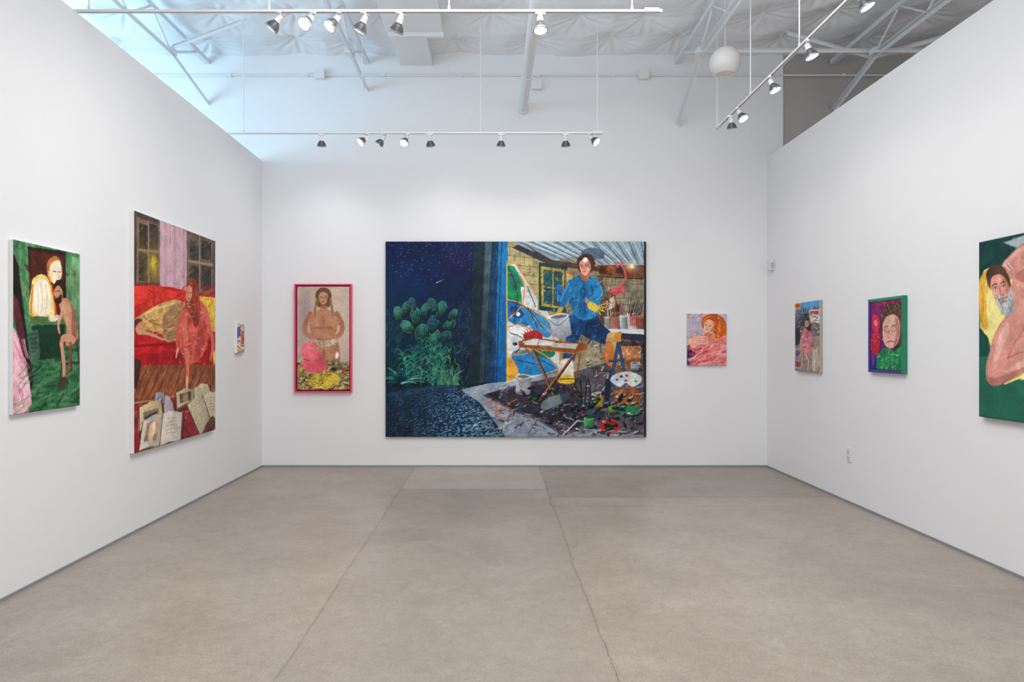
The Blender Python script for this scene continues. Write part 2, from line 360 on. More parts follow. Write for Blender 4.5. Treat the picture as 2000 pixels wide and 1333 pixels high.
# ---------------------------------------------------------------- painter
class Cv:
    def __init__(s,mp,w,h,ppm,seed,base):
        s.mp=mp; s.w=w; s.h=h; s.W=int(w*ppm)+1; s.H=int(h*ppm)+1; s.kx=(s.W-1)/w; s.ky=(s.H-1)/h
        s.rs=np.random.RandomState(seed)
        s.img=np.zeros((s.H,s.W,3))+np.array(base,dtype=float)
        a=vnoise(s.H,s.W,22,s.rs)*.5+vnoise(s.H,s.W,9,s.rs)*.3+vnoise(s.H,s.W,3,s.rs)*.2
        s.N=(a-.5)*2
    def T(s,pts):
        return np.array([((u*s.kx),(v*s.ky)) for u,v in (s.mp(x,y) for x,y in pts)])
    def k(s,x,y):
        a=s.T([(x-2,y),(x+2,y),(x,y-2),(x,y+2)]); return (abs(a[1,0]-a[0,0])/4*abs(a[3,1]-a[2,1])/4)**.5
    def sm(s,P,closed,n=6):
        P=np.asarray(P,float); m=len(P); out=[]
        for i in range(m if closed else m-1):
            if closed: p0,p1,p2,p3=P[(i-1)%m],P[i],P[(i+1)%m],P[(i+2)%m]
            else: p0,p1,p2,p3=P[max(i-1,0)],P[i],P[i+1],P[min(i+2,m-1)]
            for t in np.arange(n)/n:
                out.append(.5*((2*p1)+(-p0+p2)*t+(2*p0-5*p1+4*p2-p3)*t*t+(-p0+3*p1-3*p2+p3)*t**3))
        if not closed: out.append(P[-1])
        return np.array(out)
    def bb(s,P,pad=1):
        x0=max(0,int(P[:,0].min()-pad)); x1=min(s.W,int(P[:,0].max()+pad+2)); y0=max(0,int(P[:,1].min()-pad)); y1=min(s.H,int(P[:,1].max()+pad+2))
        return x0,x1,y0,y1
    def mask(s,P):
        x0,x1,y0,y1=s.bb(P)
        if x1<=x0 or y1<=y0: return None
        X,Y=np.meshgrid(np.arange(x0,x1),np.arange(y0,y1)); cov=np.zeros(X.shape)
        for ox,oy_ in ((-.25,-.25),(.25,-.25),(-.25,.25),(.25,.25)) if X.size<60000 else ((0,0),):
            ins=np.zeros(X.shape,bool); Xo=X+ox; Yo=Y+oy_
            for i in range(len(P)):
                ax,ay=P[i-1]; bx,by=P[i]
                if ay==by: continue
                ins^=((ay>Yo)!=(by>Yo))&(Xo<(bx-ax)*(Yo-ay)/(by-ay)+ax)
            cov+=ins
        cov/=4 if X.size<60000 else 1
        return x0,x1,y0,y1,cov,X,Y
    def f(s,pts,col,sm=0,n=.12,c2=None,g='v',a=1.0):
        P=s.T(pts); 
        if sm: P=s.sm(P,True)
        r=s.mask(P)
        if r is None: return
        x0,x1,y0,y1,cov,X,Y=r
        c=np.zeros(X.shape+(3,))+np.array(col,float)
        if c2 is not None:
            t=(Y-P[:,1].min())/max(1,np.ptp(P[:,1])) if g=='v' else (X-P[:,0].min())/max(1,np.ptp(P[:,0]))
            t=np.clip(t,0,1)[...,None]; c=c*(1-t)+np.array(c2,float)*t
        c=c*(1+n*2.0*s.N[y0:y1,x0:x1,None])
        al=(cov*a)[...,None]; s.img[y0:y1,x0:x1]=s.img[y0:y1,x0:x1]*(1-al)+c*al
    def l(s,pts,col,w=2,w2=None,sm=0,a=1.0):
        k=s.k(*pts[0]); P=s.T(pts)
        if sm: P=s.sm(P,False)
        w*=k; w2=w if w2 is None else w2*k
        s.lp(P,col,w,w2,a)
    def lp(s,P,col,w,w2,a=1.0):
        x0,x1,y0,y1=s.bb(P,max(w,w2)/2+1)
        if x1<=x0 or y1<=y0: return
        X,Y=np.meshgrid(np.arange(x0,x1),np.arange(y0,y1)); al=np.zeros(X.shape); m=len(P)-1
        for i in range(m):
            ax,ay=P[i]; dx,dy=P[i+1]-P[i]; L2=dx*dx+dy*dy+1e-9
            t=np.clip(((X-ax)*dx+(Y-ay)*dy)/L2,0,1); d=np.hypot(X-ax-t*dx,Y-ay-t*dy)
            ww=w+(w2-w)*(i+t)/m
            al=np.maximum(al,np.clip(ww/2-d+.5,0,1)*np.clip(ww,.3,1))
        al=(al*a)[...,None]; s.img[y0:y1,x0:x1]=s.img[y0:y1,x0:x1]*(1-al)+np.array(col,float)*al
    def e(s,cx,cy,rx,ry,col,rot=0,n=.12,c2=None,a=1.0,g='v'):
        t=np.linspace(0,2*math.pi,18,endpoint=False); c,q=math.cos(math.radians(rot)),math.sin(math.radians(rot))
        s.f([(cx+rx*math.cos(u)*c-ry*math.sin(u)*q,cy+rx*math.cos(u)*q+ry*math.sin(u)*c) for u in t],col,n=n,c2=c2,a=a,g=g)
    def glow(s,cx,cy,rx,ry,col,a=.6):
        P=s.T([(cx,cy),(cx+rx,cy+ry)]); r=abs(P[1]-P[0])+1e-6
        Y,X=np.mgrid[0:s.H,0:s.W]; al=a*np.exp(-(((X-P[0,0])/r[0])**2+((Y-P[0,1])/r[1])**2))[...,None]
        s.img=s.img*(1-al)+np.array(col,float)*al
    def d(s,box,n,cols,L=8,W=2,ang=0,jit=20,a=.8,cur=0):
        x0,y0,x1,y1=box
        for _ in range(n):
            x=s.rs.uniform(x0,x1); y=s.rs.uniform(y0,y1); t=math.radians(ang+s.rs.uniform(-jit,jit)); ll=L*s.rs.uniform(.5,1.3)
            c=np.array(cols[s.rs.randint(len(cols))],float)*s.rs.uniform(.88,1.12)
            dx,dy=math.cos(t)*ll/2,math.sin(t)*ll/2; o=s.rs.uniform(-cur,cur)
            s.l([(x-dx,y-dy),(x-dy*o,y+dx*o),(x+dx,y+dy)],c,W*s.rs.uniform(.6,1.2),W*.4,a=a)
    def brush(s,L=9,W=2.6,a=.6,cov=.8,jit=.14,sh=1.5,box=None):
        """restate the picture as short loaded-brush strokes following its contours"""
        rs=s.rs; base=s.img.copy(); g=base.mean(2)
        k=np.ones(5)/5; gb=np.apply_along_axis(lambda m:np.convolve(m,k,'same'),0,g); gb=np.apply_along_axis(lambda m:np.convolve(m,k,'same'),1,gb)
        gy,gx=np.gradient(gb)
        X0,Y0,X1,Y1=0,0,s.W,s.H
        if box: P=s.T([(box[0],box[1]),(box[2],box[3])]); X0,Y0=[max(0,int(v)) for v in P[0]]; X1=min(s.W,int(P[1,0])); Y1=min(s.H,int(P[1,1]))
        n=int((X1-X0)*(Y1-Y0)/(L*W)*cov)
        for _ in range(n):
            x=rs.uniform(X0,X1-1); y=rs.uniform(Y0,Y1-1); xi,yi=int(x),int(y)
            c=base[min(s.H-1,max(0,int(y+rs.normal(0,sh)))),min(s.W-1,max(0,int(x+rs.normal(0,sh))))]
            m=math.hypot(gx[yi,xi],gy[yi,xi])
            th=math.atan2(gx[yi,xi],-gy[yi,xi]) if m>1.2 else math.sin(x*.02+y*.013)*2.2+rs.uniform(-.5,.5)
            ll=L*rs.uniform(.5,1.3)/2; c=c*rs.uniform(1-jit,1+jit)+rs.uniform(-5,5,3)
            dx,dy=math.cos(th)*ll,math.sin(th)*ll
            s.lp(np.array([(x-dx,y-dy),(x+dx,y+dy)]),c,W*rs.uniform(.6,1.3),W*.5,a)
        s.img=s.img*.82+base*.18
    def out(s,tex=.03):
        r=s.rs
        t=vnoise(s.H,s.W,(2,5),r)-.5+(vnoise(s.H,s.W,(1.6,1.6),r)-.5)*.8
        return s2l(np.clip(s.img*(1+tex*2*t[...,None]),0,255)/255.0)*.97
def mapL(t,y0,zt):
    X0=-(LW+t)
    def m(px,py): d=X0*F/(CX-px); return d-y0,zt-(CH+(CY-py)*d/F)
    return m
def mapR(t,y1,zt):
    X0=RW-t
    def m(px,py): d=X0*F/(px-CX); return y1-d,zt-(CH+(CY-py)*d/F)
    return m
def mapB(t,x0,zt):
    d=BACK-t
    def m(px,py): return (px-CX)*d/F-x0,zt-(CH+(CY-py)*d/F)
    return m
def panel(cv,name,origin,ud,nrm,t,edge,parent=None,**props):
    o=Vector(origin); ud=Vector(ud); nrm=Vector(nrm); up=Vector((0,0,1))
    us=np.linspace(0,cv.w,cv.W); vs=np.linspace(0,cv.h,cv.H); U,V=np.meshgrid(us,vs)
    cen=o+ud*cv.w/2-up*cv.h/2-nrm*t
    rel=o-cen
    co=np.array(rel)[None,None,:]+U[...,None]*np.array(ud)-V[...,None]*np.array(up)
    ed=np.minimum(np.minimum(U,cv.w-U),np.minimum(V,cv.h-V)); bk=-.004*np.clip(1-ed/.006,0,1)
    co=co+bk[...,None]*np.array(nrm)
    co=co.reshape(-1,3); n=len(co)
    c=[rel+ud*a*cv.w-up*b*cv.h-nrm*q for q in (.004,t-.001) for a,b in ((0,0),(1,0),(1,1),(0,1))]
    v=np.concatenate([co,np.array([list(p) for p in c])])
    idx=np.arange(n).reshape(cv.H,cv.W)
    f=np.stack([idx[1:,:-1],idx[1:,1:],idx[:-1,1:],idx[:-1,:-1]],-1).reshape(-1,4)
    q=np.array([(0,1,5,4),(1,2,6,5),(2,3,7,6),(3,0,4,7),(4,5,6,7)])+n
    F_=np.concatenate([f,q]); me=bpy.data.meshes.new(name); fastmesh(me,v,F_)
    me.materials.append(M_paint); me.materials.append(edge)
    mi=np.zeros(len(F_),dtype=np.int32); mi[len(f):]=1; me.polygons.foreach_set('material_index',mi)
    sm=np.ones(len(F_),dtype=bool); sm[len(f):]=False; me.polygons.foreach_set('use_smooth',sm)
    at=me.color_attributes.new('Paint','FLOAT_COLOR','POINT')
    col=np.ones((len(v),4),dtype=np.float32); col[:n,:3]=cv.out().reshape(-1,3); at.data.foreach_set('color',col.ravel()); me.update()
    ob=bpy.data.objects.new(name,me); sc.collection.objects.link(ob)
    ob.location=cen
    if parent: ob.parent=parent; ob.location=cen-parent.location
    for k_,v_ in props.items(): ob[k_]=v_
    return ob
def face(c,x,y,r,skin,hair,tilt=0,eye=(44,34,32),shade=None,lips=(160,66,62),tn=0.0):
    """painted head; tn turns the face sideways (-1..1)"""
    q=math.radians(tilt); C,Sn=math.cos(q),math.sin(q)
    def p(a,b): return (x+(a*C-b*Sn)*r,y+(a*Sn+b*C)*r)
    shade=shade or tuple(v*.78 for v in skin); o=tn*.22
    c.f([p(-.66,-.5),p(-.35,-.95),p(.35,-.95),p(.66,-.5),p(.66,.1),p(.50+o*.6,.62),p(.18+o,.96),p(-.2+o,.96),p(-.50+o*.6,.62),p(-.66,.1)],skin,sm=1,n=.1)
    sd=1 if tn<=0 else -1
    c.f([p(sd*.34,-.7),p(sd*.66,-.4),p(sd*.66,.3),p(sd*.46,.7),p(sd*.40,.3)],shade,sm=1,a=.6)
    for sx in (-.30,.30):
        u=sx+o; w=.15*(1-.3*abs(tn)*(1 if sx*tn>0 else 0))
        c.l([p(u-w,-.27),p(u,-.33),p(u+w,-.27)],hair,r*.07,sm=1,a=.65)
        c.e(*p(u,-.10),r*.12,r*.06,tuple(v*.5+105 for v in skin),tilt,n=0); c.e(*p(u,-.10),r*.06,r*.07,eye,n=0)
        c.l([p(u-w,-.11),p(u,-.17),p(u+w,-.11)],eye,r*.055,sm=1,a=.7)
    c.l([p(.02+o,-.10),p(-.04+o*1.9,.20),p(.06+o*1.3,.24)],shade,r*.09,sm=1,a=.9)
    c.l([p(-.17+o*1.3,.50),p(o*1.3,.48),p(.17+o*1.3,.51)],lips,r*.11,sm=1,a=.9)
# ---- big painting
def big():
    t=.045; x0=(753-CX)*(BACK-t)/F; x1=(1262-CX)*(BACK-t)/F; zt=CH+(CY-472)*(BACK-t)/F; zb=CH+(CY-854)*(BACK-t)/F
    c=Cv(mapB(t,x0,zt),x1-x0,zt-zb,250,11,(14,28,52)); rs=c.rs
    c.f([(750,470),(945,470),(945,700),(750,700)],(12,28,72),c2=(10,38,58),n=.2)
    c.glow(895,495,40,40,(38,28,76),.55); c.glow(800,560,60,40,(14,44,96),.6); c.glow(790,490,30,20,(16,28,86),.5); c.glow(760,600,30,60,(10,50,76),.5)
    c.f([(750,690),(960,690),(960,856),(750,856)],(9,30,44),c2=(8,20,34),n=.3)
    c.d((753,600,935,770),460,[(14,52,62),(18,70,74),(10,40,56),(24,82,80),(16,44,80)],16,2,-75,45,.7,.4)
    c.d((880,590,935,750),120,[(30,80,90),(36,84,80),(20,60,90),(60,60,100)],22,1,-80,25,.7,.3)
    c.d((753,600,790,720),60,[(20,80,84),(30,100,92),(14,60,80)],20,1.6,-60,30,.7,.4)
    c.brush(9,2.2,.5,.6,.18,1.2,box=(753,472,935,752))
    pads=[(797,640,11,17,-50),(822,652,12,19,20),(852,660,12,19,-25),(778,614,9,15,-12),(792,604,8,15,18),(812,618,10,18,-8),(829,606,8,15,28),(846,634,11,17,12),(861,606,10,18,18),(876,636,9,15,55),(846,596,8,14,-30),(884,616,7,13,35),(868,658,9,14,60),(806,594,7,12,-20)]
    for (x,y,a,b,r) in pads:
        g=rs.choice([0,1,2]); col=[(38,100,92),(58,128,110),(28,80,92)][g]; q=math.radians(r)
        def pp(u,v): return (x+u*a*math.cos(q)-v*b*math.sin(q),y+u*a*math.sin(q)+v*b*math.cos(q))
        shape=[(0,1),(-.45,.72),(-.9,.1),(-.92,-.4),(-.5,-.92),(0,-1.02),(.5,-.92),(.92,-.4),(.9,.1),(.45,.72)]
        c.f([pp(u*1.15,v*1.1+.04) for u,v in shape],(8,28,42),sm=1); c.f([pp(u,v) for u,v in shape],tuple(v*1.1 for v in col),sm=1,c2=tuple(v*.45 for v in col),n=.25)
        c.f([pp(u*.45-.25,v*.5-.3) for u,v in shape],tuple(v*1.35 for v in col),sm=1,a=.4)
        c.l([pp(u,v) for u,v in shape[1:8]],(110,184,156),.9,sm=1,a=.7)
        for _ in range(16):
            u=rs.uniform(-.7,.7); v=rs.uniform(-.85,.7); c.e(*pp(u,v),.5,.5,(140,196,170),n=0,a=.8)
    for sx,sy,h in ((808,748,66),(822,752,84),(838,752,92),(852,748,74),(796,742,50),(868,748,62),(845,756,50)):
        lean=rs.uniform(-9,9); c.l([(sx,sy),(sx+lean*.3,sy-h*.5),(sx+lean,sy-h)],(26,90,78),1.6,1,sm=1)
        for k in range(12):
            y=sy-h*(k+1)/12; xx=sx+lean*((k+1)/12)**1.5
            for sg in (-1,1):
                ll=rs.uniform(8,17); up_=rs.uniform(4,11)
                c.l([(xx,y),(xx+sg*ll*.6,y-up_),(xx+sg*ll,y-up_*.4+rs.uniform(-3,5))],[(32,116,94),(50,140,104),(24,90,92),(78,158,128),(18,72,80)][rs.randint(5)],3.4,.6,sm=1,a=.85)
    c.d((800,670,900,750),130,[(46,136,100),(80,170,116),(28,100,88),(130,180,110),(24,84,104),(14,50,60),(10,40,54)],13,1.8,-60,60,.8,.5)
    for k in range(34):
        a=math.radians(-180+k*5.6+rs.uniform(-5,5)); r=rs.uniform(26,46); col=[(40,118,110),(62,146,132),(26,90,94),(90,172,150),(20,72,86)][rs.randint(5)]
        x,y=785,749; c.l([(x,y),(x+math.cos(a)*r*.55,y+math.sin(a)*r*.55-3),(x+math.cos(a)*r,y+math.sin(a)*r*.9)],(8,36,48),7.5,.8,sm=1)
        c.l([(x,y),(x+math.cos(a)*r*.55,y+math.sin(a)*r*.55-3),(x+math.cos(a)*r,y+math.sin(a)*r*.9)],col,4.6,.5,sm=1)
        c.l([(x,y-1),(x+math.cos(a)*r*.55,y+math.sin(a)*r*.55-4),(x+math.cos(a)*r,y+math.sin(a)*r*.9)],tuple(min(255,v*1.35) for v in col),1.2,.4,sm=1,a=.7)
    for k in range(70):
        x=rs.uniform(852,898); a=math.radians(rs.uniform(-140,-40)); r=rs.uniform(18,45)
        c.l([(x,752),(x+math.cos(a)*r*.4,752+math.sin(a)*r*.7),(x+math.cos(a)*r,752+math.sin(a)*r)],[(46,120,98),(90,156,106),(32,90,98),(136,168,116),(20,66,78)][rs.randint(5)],1.6,.5,sm=1)
    for _ in range(40): c.e(rs.uniform(895,935),rs.uniform(590,700),.7,.7,(180,90,80),n=0)
    c.brush(7,1.8,.45,.5,.18,1,box=(753,590,935,756))
    for _ in range(230):
        x=rs.uniform(755,934); y=472+abs(rs.normal(0,1))*44
        b=rs.uniform(.15,1)**1.5; c.e(x,y,.35+b*.35,.35+b*.35,(120*b+60,135*b+65,190*b+50),n=0,a=.9)
    c.l([(852,553),(869,545)],(220,230,250),1.1,.3)
    path=[(753,770),(800,760),(880,752),(925,758),(945,790),(965,825),(985,856),(750,856)]
    c.f(path,(30,62,88),sm=0,c2=(18,40,62),n=.3)
    for _ in range(1100):
        x=rs.uniform(753,985); y=rs.uniform(754,854)
        if x>900+(y-752)*.85: continue
        lit=np.clip((x-790)/110,0,1)*.75+.34; sz=1.2+(y-750)/48
        b=rs.uniform(.5,1.1)*lit
        c.e(x+.5,y+.6,sz*1.25,sz*.8,(8,20,36),n=0); c.e(x,y,sz*1.05,sz*.65,(84*b+10,130*b+16,160*b+26),rs.uniform(-25,25),n=.1)
    slab=[(900,762),(950,750),(992,744),(1256,700),(1262,856),(988,856),(962,818),(935,785)]
    c.f(slab,(160,178,190),c2=(134,146,162),n=.14)
    c.d((912,758,1010,850),120,[(186,200,210),(136,156,170),(200,210,216),(110,130,148)],18,2.5,-15,30,.45)
    c.f([(926,472),(950,472),(940,746),(915,752)],(26,44,54),n=.2); c.f([(948,472),(966,472),(958,748),(936,748)],(70,94,102),n=.2,c2=(38,60,78))
    c.f([(962,472),(980,472),(970,748),(950,748)],(26,58,92),n=.2); c.f([(974,472),(993,472),(988,746),(966,748)],(30,128,190),n=.12,c2=(22,92,160))
    c.l([(980,472),(969,748)],(12,40,70),1.5); c.l([(962,472),(946,748)],(14,32,44),1.5); c.d((962,480,985,740),60,[(60,160,210),(20,80,140)],24,1.2,-88,3,.55)
    c.f([(992,472),(1262,472),(1262,700),(992,745)],(146,136,108),n=.18)
    c.f([(992,472),(1030,472),(1060,500),(1060,640),(992,700)],(180,168,120),n=.15)
    for r_ in range(9):
        y=482+r_*17; c.l([(992,y),(1060,y+8)],(106,98,72),1.2)
        for k in range(4): x=996+k*19+(9 if r_%2 else 0); c.l([(x,y),(x,y+17)],(106,98,72),1.2)
    c.d((993,475,1055,600),90,[(214,204,150),(150,140,96),(198,184,146)],9,3,0,10,.45)
    for r_ in range(8):
        y=546+r_*13; c.l([(1165,y),(1256,y-4)],(92,92,96),1.2)
        for k in range(6): x=1168+k*17+(8 if r_%2 else 0); c.l([(x,y-1),(x,y+12)],(92,92,96),1.1)
    c.d((1165,540,1254,640),120,[(182,170,160),(136,122,112),(96,92,104),(120,80,60)],10,2.4,0,25,.5)
    c.f([(1003,472),(1262,472),(1262,522),(1170,517),(1120,500),(1078,512),(1040,492)],(150,172,186),n=.1)
    for k in range(11):
        xx=1012+k*24; c.l([(xx,472),(1120+k*14,516)],(80,100,122),1.8)
        c.l([(xx+10,472),(1128+k*14,512)],(210,222,226),2.2)
    c.f([(1030,480),(1078,508),(1180,522),(1262,530),(1262,540),(1180,532),(1070,518)],(84,62,54),n=.2)
    c.f([(1000,484),(1012,478),(1070,506),(1060,512)],(60,60,70),n=.2)
    c.f([(1166,518),(1262,518),(1262,543),(1172,538)],(120,66,40),n=.25)
    for k in range(5): c.f([(1170+k*17,520),(1183+k*17,520),(1183+k*17,536),(1170+k*17,534)],[(88,44,32),(170,100,52),(60,40,40),(150,70,50),(96,80,70)][k],n=.2)
    c.l([(1168,540),(1256,545)],(52,34,30),2.5); c.glow(1232,520,11,8,(255,224,160),.9); c.e(1234,520,4,4,(255,248,220),n=0)
    P=[(991,516),(1006,512),(1030,548),(1052,585),(1078,622),(1092,668),(1092,722),(1040,738),(991,748)]
    c.f(P,(208,218,218),sm=0,n=.06)
    c.f([(991,518),(1004,520),(1024,556),(1018,592),(991,584)],(22,144,88),sm=0,n=.12); c.f([(991,586),(1020,596),(1044,622),(1020,640),(991,622)],(36,124,192),sm=1,n=.12)
    c.f([(1018,560),(1042,584),(1062,612),(1046,622),(1024,598)],(226,232,232),sm=1); c.f([(1020,600),(1050,612),(1080,636),(1070,660),(1036,640)],(52,144,202),sm=1,n=.12)
    c.f([(991,640),(1016,636),(1040,656),(1030,690),(996,694)],(230,234,234),sm=1); c.f([(1000,690),(1034,684),(1070,700),(1088,720),(1040,734),(1010,726)],(40,132,198),sm=1,n=.12)
    c.f([(991,700),(1004,706),(1012,730),(991,744)],(236,170,56),sm=1); c.f([(1040,660),(1066,666),(1084,690),(1068,700),(1042,690)],(24,116,84),sm=1)
    c.f([(992,534),(1004,530),(1016,556),(1006,570)],(60,80,90),sm=1,n=.2,a=.6); c.f([(996,602),(1010,600),(1024,616),(1008,622)],(30,70,120),sm=1,a=.8)
    for p in ([(991,586),(1020,594),(1046,624),(1076,650),(1092,690)],[(1016,540),(1024,560),(1018,598),(991,624)],[(991,640),(1018,634),(1044,656),(1034,688),(998,694)],[(1000,694),(1034,682),(1070,698),(1090,722)],[(1006,514),(1030,550),(1054,588),(1080,626),(1093,668),(1093,722)],[(991,518),(1004,514)],[(1020,600),(1052,610),(1082,640)]):
        c.l(p,(240,146,44),2.2,sm=1)
    for p in ([(992,520),(1010,570),(1004,630)],[(1030,600),(1060,640)],[(996,650),(1022,664),(1008,690)],[(1012,704),(1050,712)],[(1044,668),(1074,688)],[(1000,590),(1030,604),(1050,640)],[(1030,560),(1046,600)],[(1050,700),(1080,716)]): c.l(p,(30,48,72),1.5,sm=1)
    c.e(1012,614,4,4,(240,240,236)); c.e(1006,672,5,3.5,(28,60,100)); c.d((992,530,1064,740),90,[(250,250,250),(30,60,100),(240,190,80),(40,110,170)],7,1.3,-50,60,.6,.5)
    c.l([(990,514),(990,748)],(238,196,60),2.2)
    c.f([(1049,512),(1108,520),(1108,612),(1052,606)],(24,72,74),n=.2); c.f([(1056,520),(1102,527),(1102,604),(1058,598)],(190,152,58),n=.2)
    c.f([(1061,526),(1098,532),(1098,600),(1062,593)],(34,84,90),n=.2); c.l([(1080,528),(1080,600)],(206,160,62),2.2); c.l([(1061,560),(1098,566)],(206,160,62),2.2)
    c.l([(1051,512),(1051,608)],(220,176,66),2); c.f([(1084,562),(1094,554),(1100,566),(1096,588),(1086,584)],(40,120,190),sm=1); c.d((1058,525,1104,603),70,[(230,180,90),(20,50,60),(60,150,150),(150,60,40),(30,80,130),(20,40,50)],9,1.8,-70,60,.8)
    c.f([(1104,528),(1124,532),(1124,560),(1108,612),(1104,600)],(170,130,76),n=.25); c.f([(1106,534),(1120,538),(1112,590)],(216,196,140),n=.2)
    for k,(a,b) in enumerate(((1168,600),(1178,590),(1188,608))):
        c.f([(a,b),(a+22,b-14),(a+26,b+44),(a+6,b+62)],[(120,84,50),(206,196,176),(90,60,44)][k],n=.2); c.l([(a,b),(a+22,b-14),(a+26,b+44)],(60,40,34),1.6)
    c.f([(1158,548),(1176,540),(1186,600),(1176,640),(1160,640)],(110,76,52),n=.25); c.l([(1176,540),(1172,690)],(92,62,44),3); c.l([(1196,545),(1180,640)],(150,104,64),2.4); c.l([(1164,560),(1190,590)],(70,48,38),2.4)
    c.d((1160,545,1200,640),60,[(200,170,120),(60,44,38),(150,100,60),(90,90,96),(210,200,180)],12,2,-60,50,.7)
    c.l([(1207,522),(1203,516),(1209,514),(1217,524),(1222,540),(1217,552),(1206,562)],(228,96,98),3.2,sm=1); c.e(1206,568,17,7,(226,96,96),-18,c2=(186,60,72)); c.d((1194,562,1220,574),20,[(250,150,140),(190,56,76)],8,1.3,-20,20,.7)
    c.l([(1204,574),(1198,620)],(230,110,110),1.2); c.l([(1210,574),(1212,618)],(230,110,110),1.2)
    c.f([(1180,640),(1262,644),(1262,654),(1180,649)],(222,226,228),n=.06); c.f([(1180,649),(1262,654),(1262,668),(1186,662)],(44,50,70),n=.2)
    for x,w,h,col in ((1186,7,22,(200,190,180)),(1201,10,30,(206,128,112)),(1218,9,24,(190,200,204)),(1235,11,28,(232,228,224)),(1251,8,22,(150,90,70))):
        c.f([(x-w,642-h),(x+w,642-h),(x+w-1.5,643),(x-w+1.5,643)],col,n=.14,c2=tuple(v*.6 for v in col),g='h'); c.e(x,642-h,w,2.4,tuple(min(255,v*1.1) for v in col)); c.l([(x-w,642-h),(x-w+1.5,643)],(60,50,56),.8)
    for k in range(4): c.l([(1231+k*3.6,616),(1232+k*3.4,636)],(206,44,48),2)
    for k in range(22):
        x=1180+rs.uniform(0,76); c.l([(x,618),(x+rs.uniform(-7,7),592+rs.uniform(-6,8))],[(34,34,40),(150,90,50),(210,190,150),(190,50,50),(30,80,90)][rs.randint(5)],1.6,.8)
    for k in range(8): c.l([(1228+k*3,616),(1233+k*3.4,582+rs.uniform(0,12))],(26,34,40),1.8,1)
    c.f([(1184,664),(1262,668),(1262,700),(1190,704)],(60,50,56),n=.3)
    c.f([(942,772),(1010,752),(1060,742),(1256,690),(1262,850),(1200,848),(1150,836),(1100,852),(1050,822),(1000,802)],(84,78,88),n=.25)
    c.f([(950,770),(1010,756),(1100,748),(1160,800),(1130,838),(1060,818),(1000,798)],(50,46,60),n=.3)
    c.d((960,750,1262,850),360,[(60,56,70),(36,34,46),(110,84,70),(80,104,128),(40,40,52),(150,140,138),(190,190,196)],12,2.8,-20,60,.7,.3)
    c.f([(1170,690),(1200,684),(1250,690),(1250,724),(1200,730)],(146,98,62),sm=0,n=.2); c.f([(1196,676),(1252,676),(1252,700),(1206,706)],(196,132,84),n=.2)
    c.d((1150,660,1262,740),130,[(206,152,100),(96,60,42),(220,200,170),(70,104,124),(170,66,54),(230,220,206),(40,34,40)],9,2.4,-30,70,.75)
    c.f([(1136,498),(1140,488),(1158,484),(1176,490),(1180,504),(1160,506)],(74,94,120),sm=1,a=.85)
    c.f([(1122,616),(1158,610),(1176,634),(1194,650),(1200,662),(1186,674),(1158,664),(1136,652)],(24,58,104),sm=1,n=.25)
    c.f([(1186,654),(1200,650),(1208,666),(1198,684),(1184,680)],(206,176,110),sm=1); c.f([(1184,668),(1196,672),(1202,704),(1190,716),(1182,700)],(214,124,66),sm=1)
    c.f([(1114,616),(1142,614),(1142,640),(1127,672),(1121,706),(1101,706),(1103,676),(1107,646)],(30,76,130),sm=1,n=.25)
    c.d((1106,618,1180,690),44,[(60,124,176),(14,32,66),(34,92,146),(12,26,54)],14,2.2,-60,50,.75,.4)
    c.f([(1094,708),(1112,700),(1120,712),(1118,744),(1100,748),(1090,740)],(216,208,194),sm=1); c.f([(1092,738),(1112,732),(1124,742),(1114,750),(1092,748)],(226,190,52),sm=1)
    # torso pitched forward over the table, shoulders left of the hips
    c.f([(1108,562),(1116,546),(1130,538),(1150,540),(1166,548),(1172,566),(1173,594),(1166,616),(1144,626),(1124,618),(1114,598),(1109,580)],(38,126,182),sm=1,n=.15)
    c.f([(1134,556),(1148,572),(1150,598),(1142,620),(1131,614),(1134,584)],(22,84,140),sm=1,a=.6)
    c.l([(1116,554),(1106,574),(1101,592),(1093,606)],(34,116,176),16,10,sm=1); c.l([(1111,554),(1100,574),(1095,590)],(100,180,218),3.2,2,sm=1,a=.7)
    c.l([(1095,604),(1089,614),(1082,620)],(222,168,46),9,7,sm=1)
    # right arm bent up and across, open gloved hand reaching right
    c.l([(1162,550),(1172,572),(1158,588),(1144,586)],(46,142,196),14,10,sm=1); c.l([(1168,554),(1177,572),(1162,590)],(112,190,224),2.4,1.6,sm=1,a=.6); c.l([(1144,586),(1154,596)],(206,146,116),7,6); c.l([(1156,562),(1158,574),(1148,582)],(18,66,120),2.4,1,sm=1)
    c.f([(1150,590),(1160,592),(1169,600),(1166,609),(1154,606),(1147,598)],(236,188,52),sm=1)
    for a,b in ((1181,594),(1184,601),(1181,609),(1173,615),(1160,615)): c.l([(1163,600),(a,b)],(240,196,64),2.8,1.6)
    c.d((1108,548,1170,618),64,[(100,178,216),(18,74,132),(60,150,200),(14,54,104)],12,1.7,-65,45,.7,.4); c.l([(1140,546),(1142,612)],(16,52,98),1.3); c.l([(1131,540),(1140,551),(1153,542)],(16,52,98),1.8)
    c.f([(1136,530),(1152,530),(1150,544),(1142,550),(1134,543)],(176,106,84),sm=1)
    c.f([(1128,522),(1127,507),(1135,499),(1146,496),(1157,500),(1162,511),(1160,524),(1153,533),(1134,533)],(84,46,36),sm=1)
    face(c,1143,522,16,(230,160,134),(50,26,22),-8,tn=-.6); c.l([(1131,511),(1139,505),(1150,505),(1157,512)],(84,46,36),3,sm=1); c.l([(1129,506),(1159,508)],(58,44,50),1.8)
    c.e(1143,508,4.8,4.8,(250,250,246),n=0)
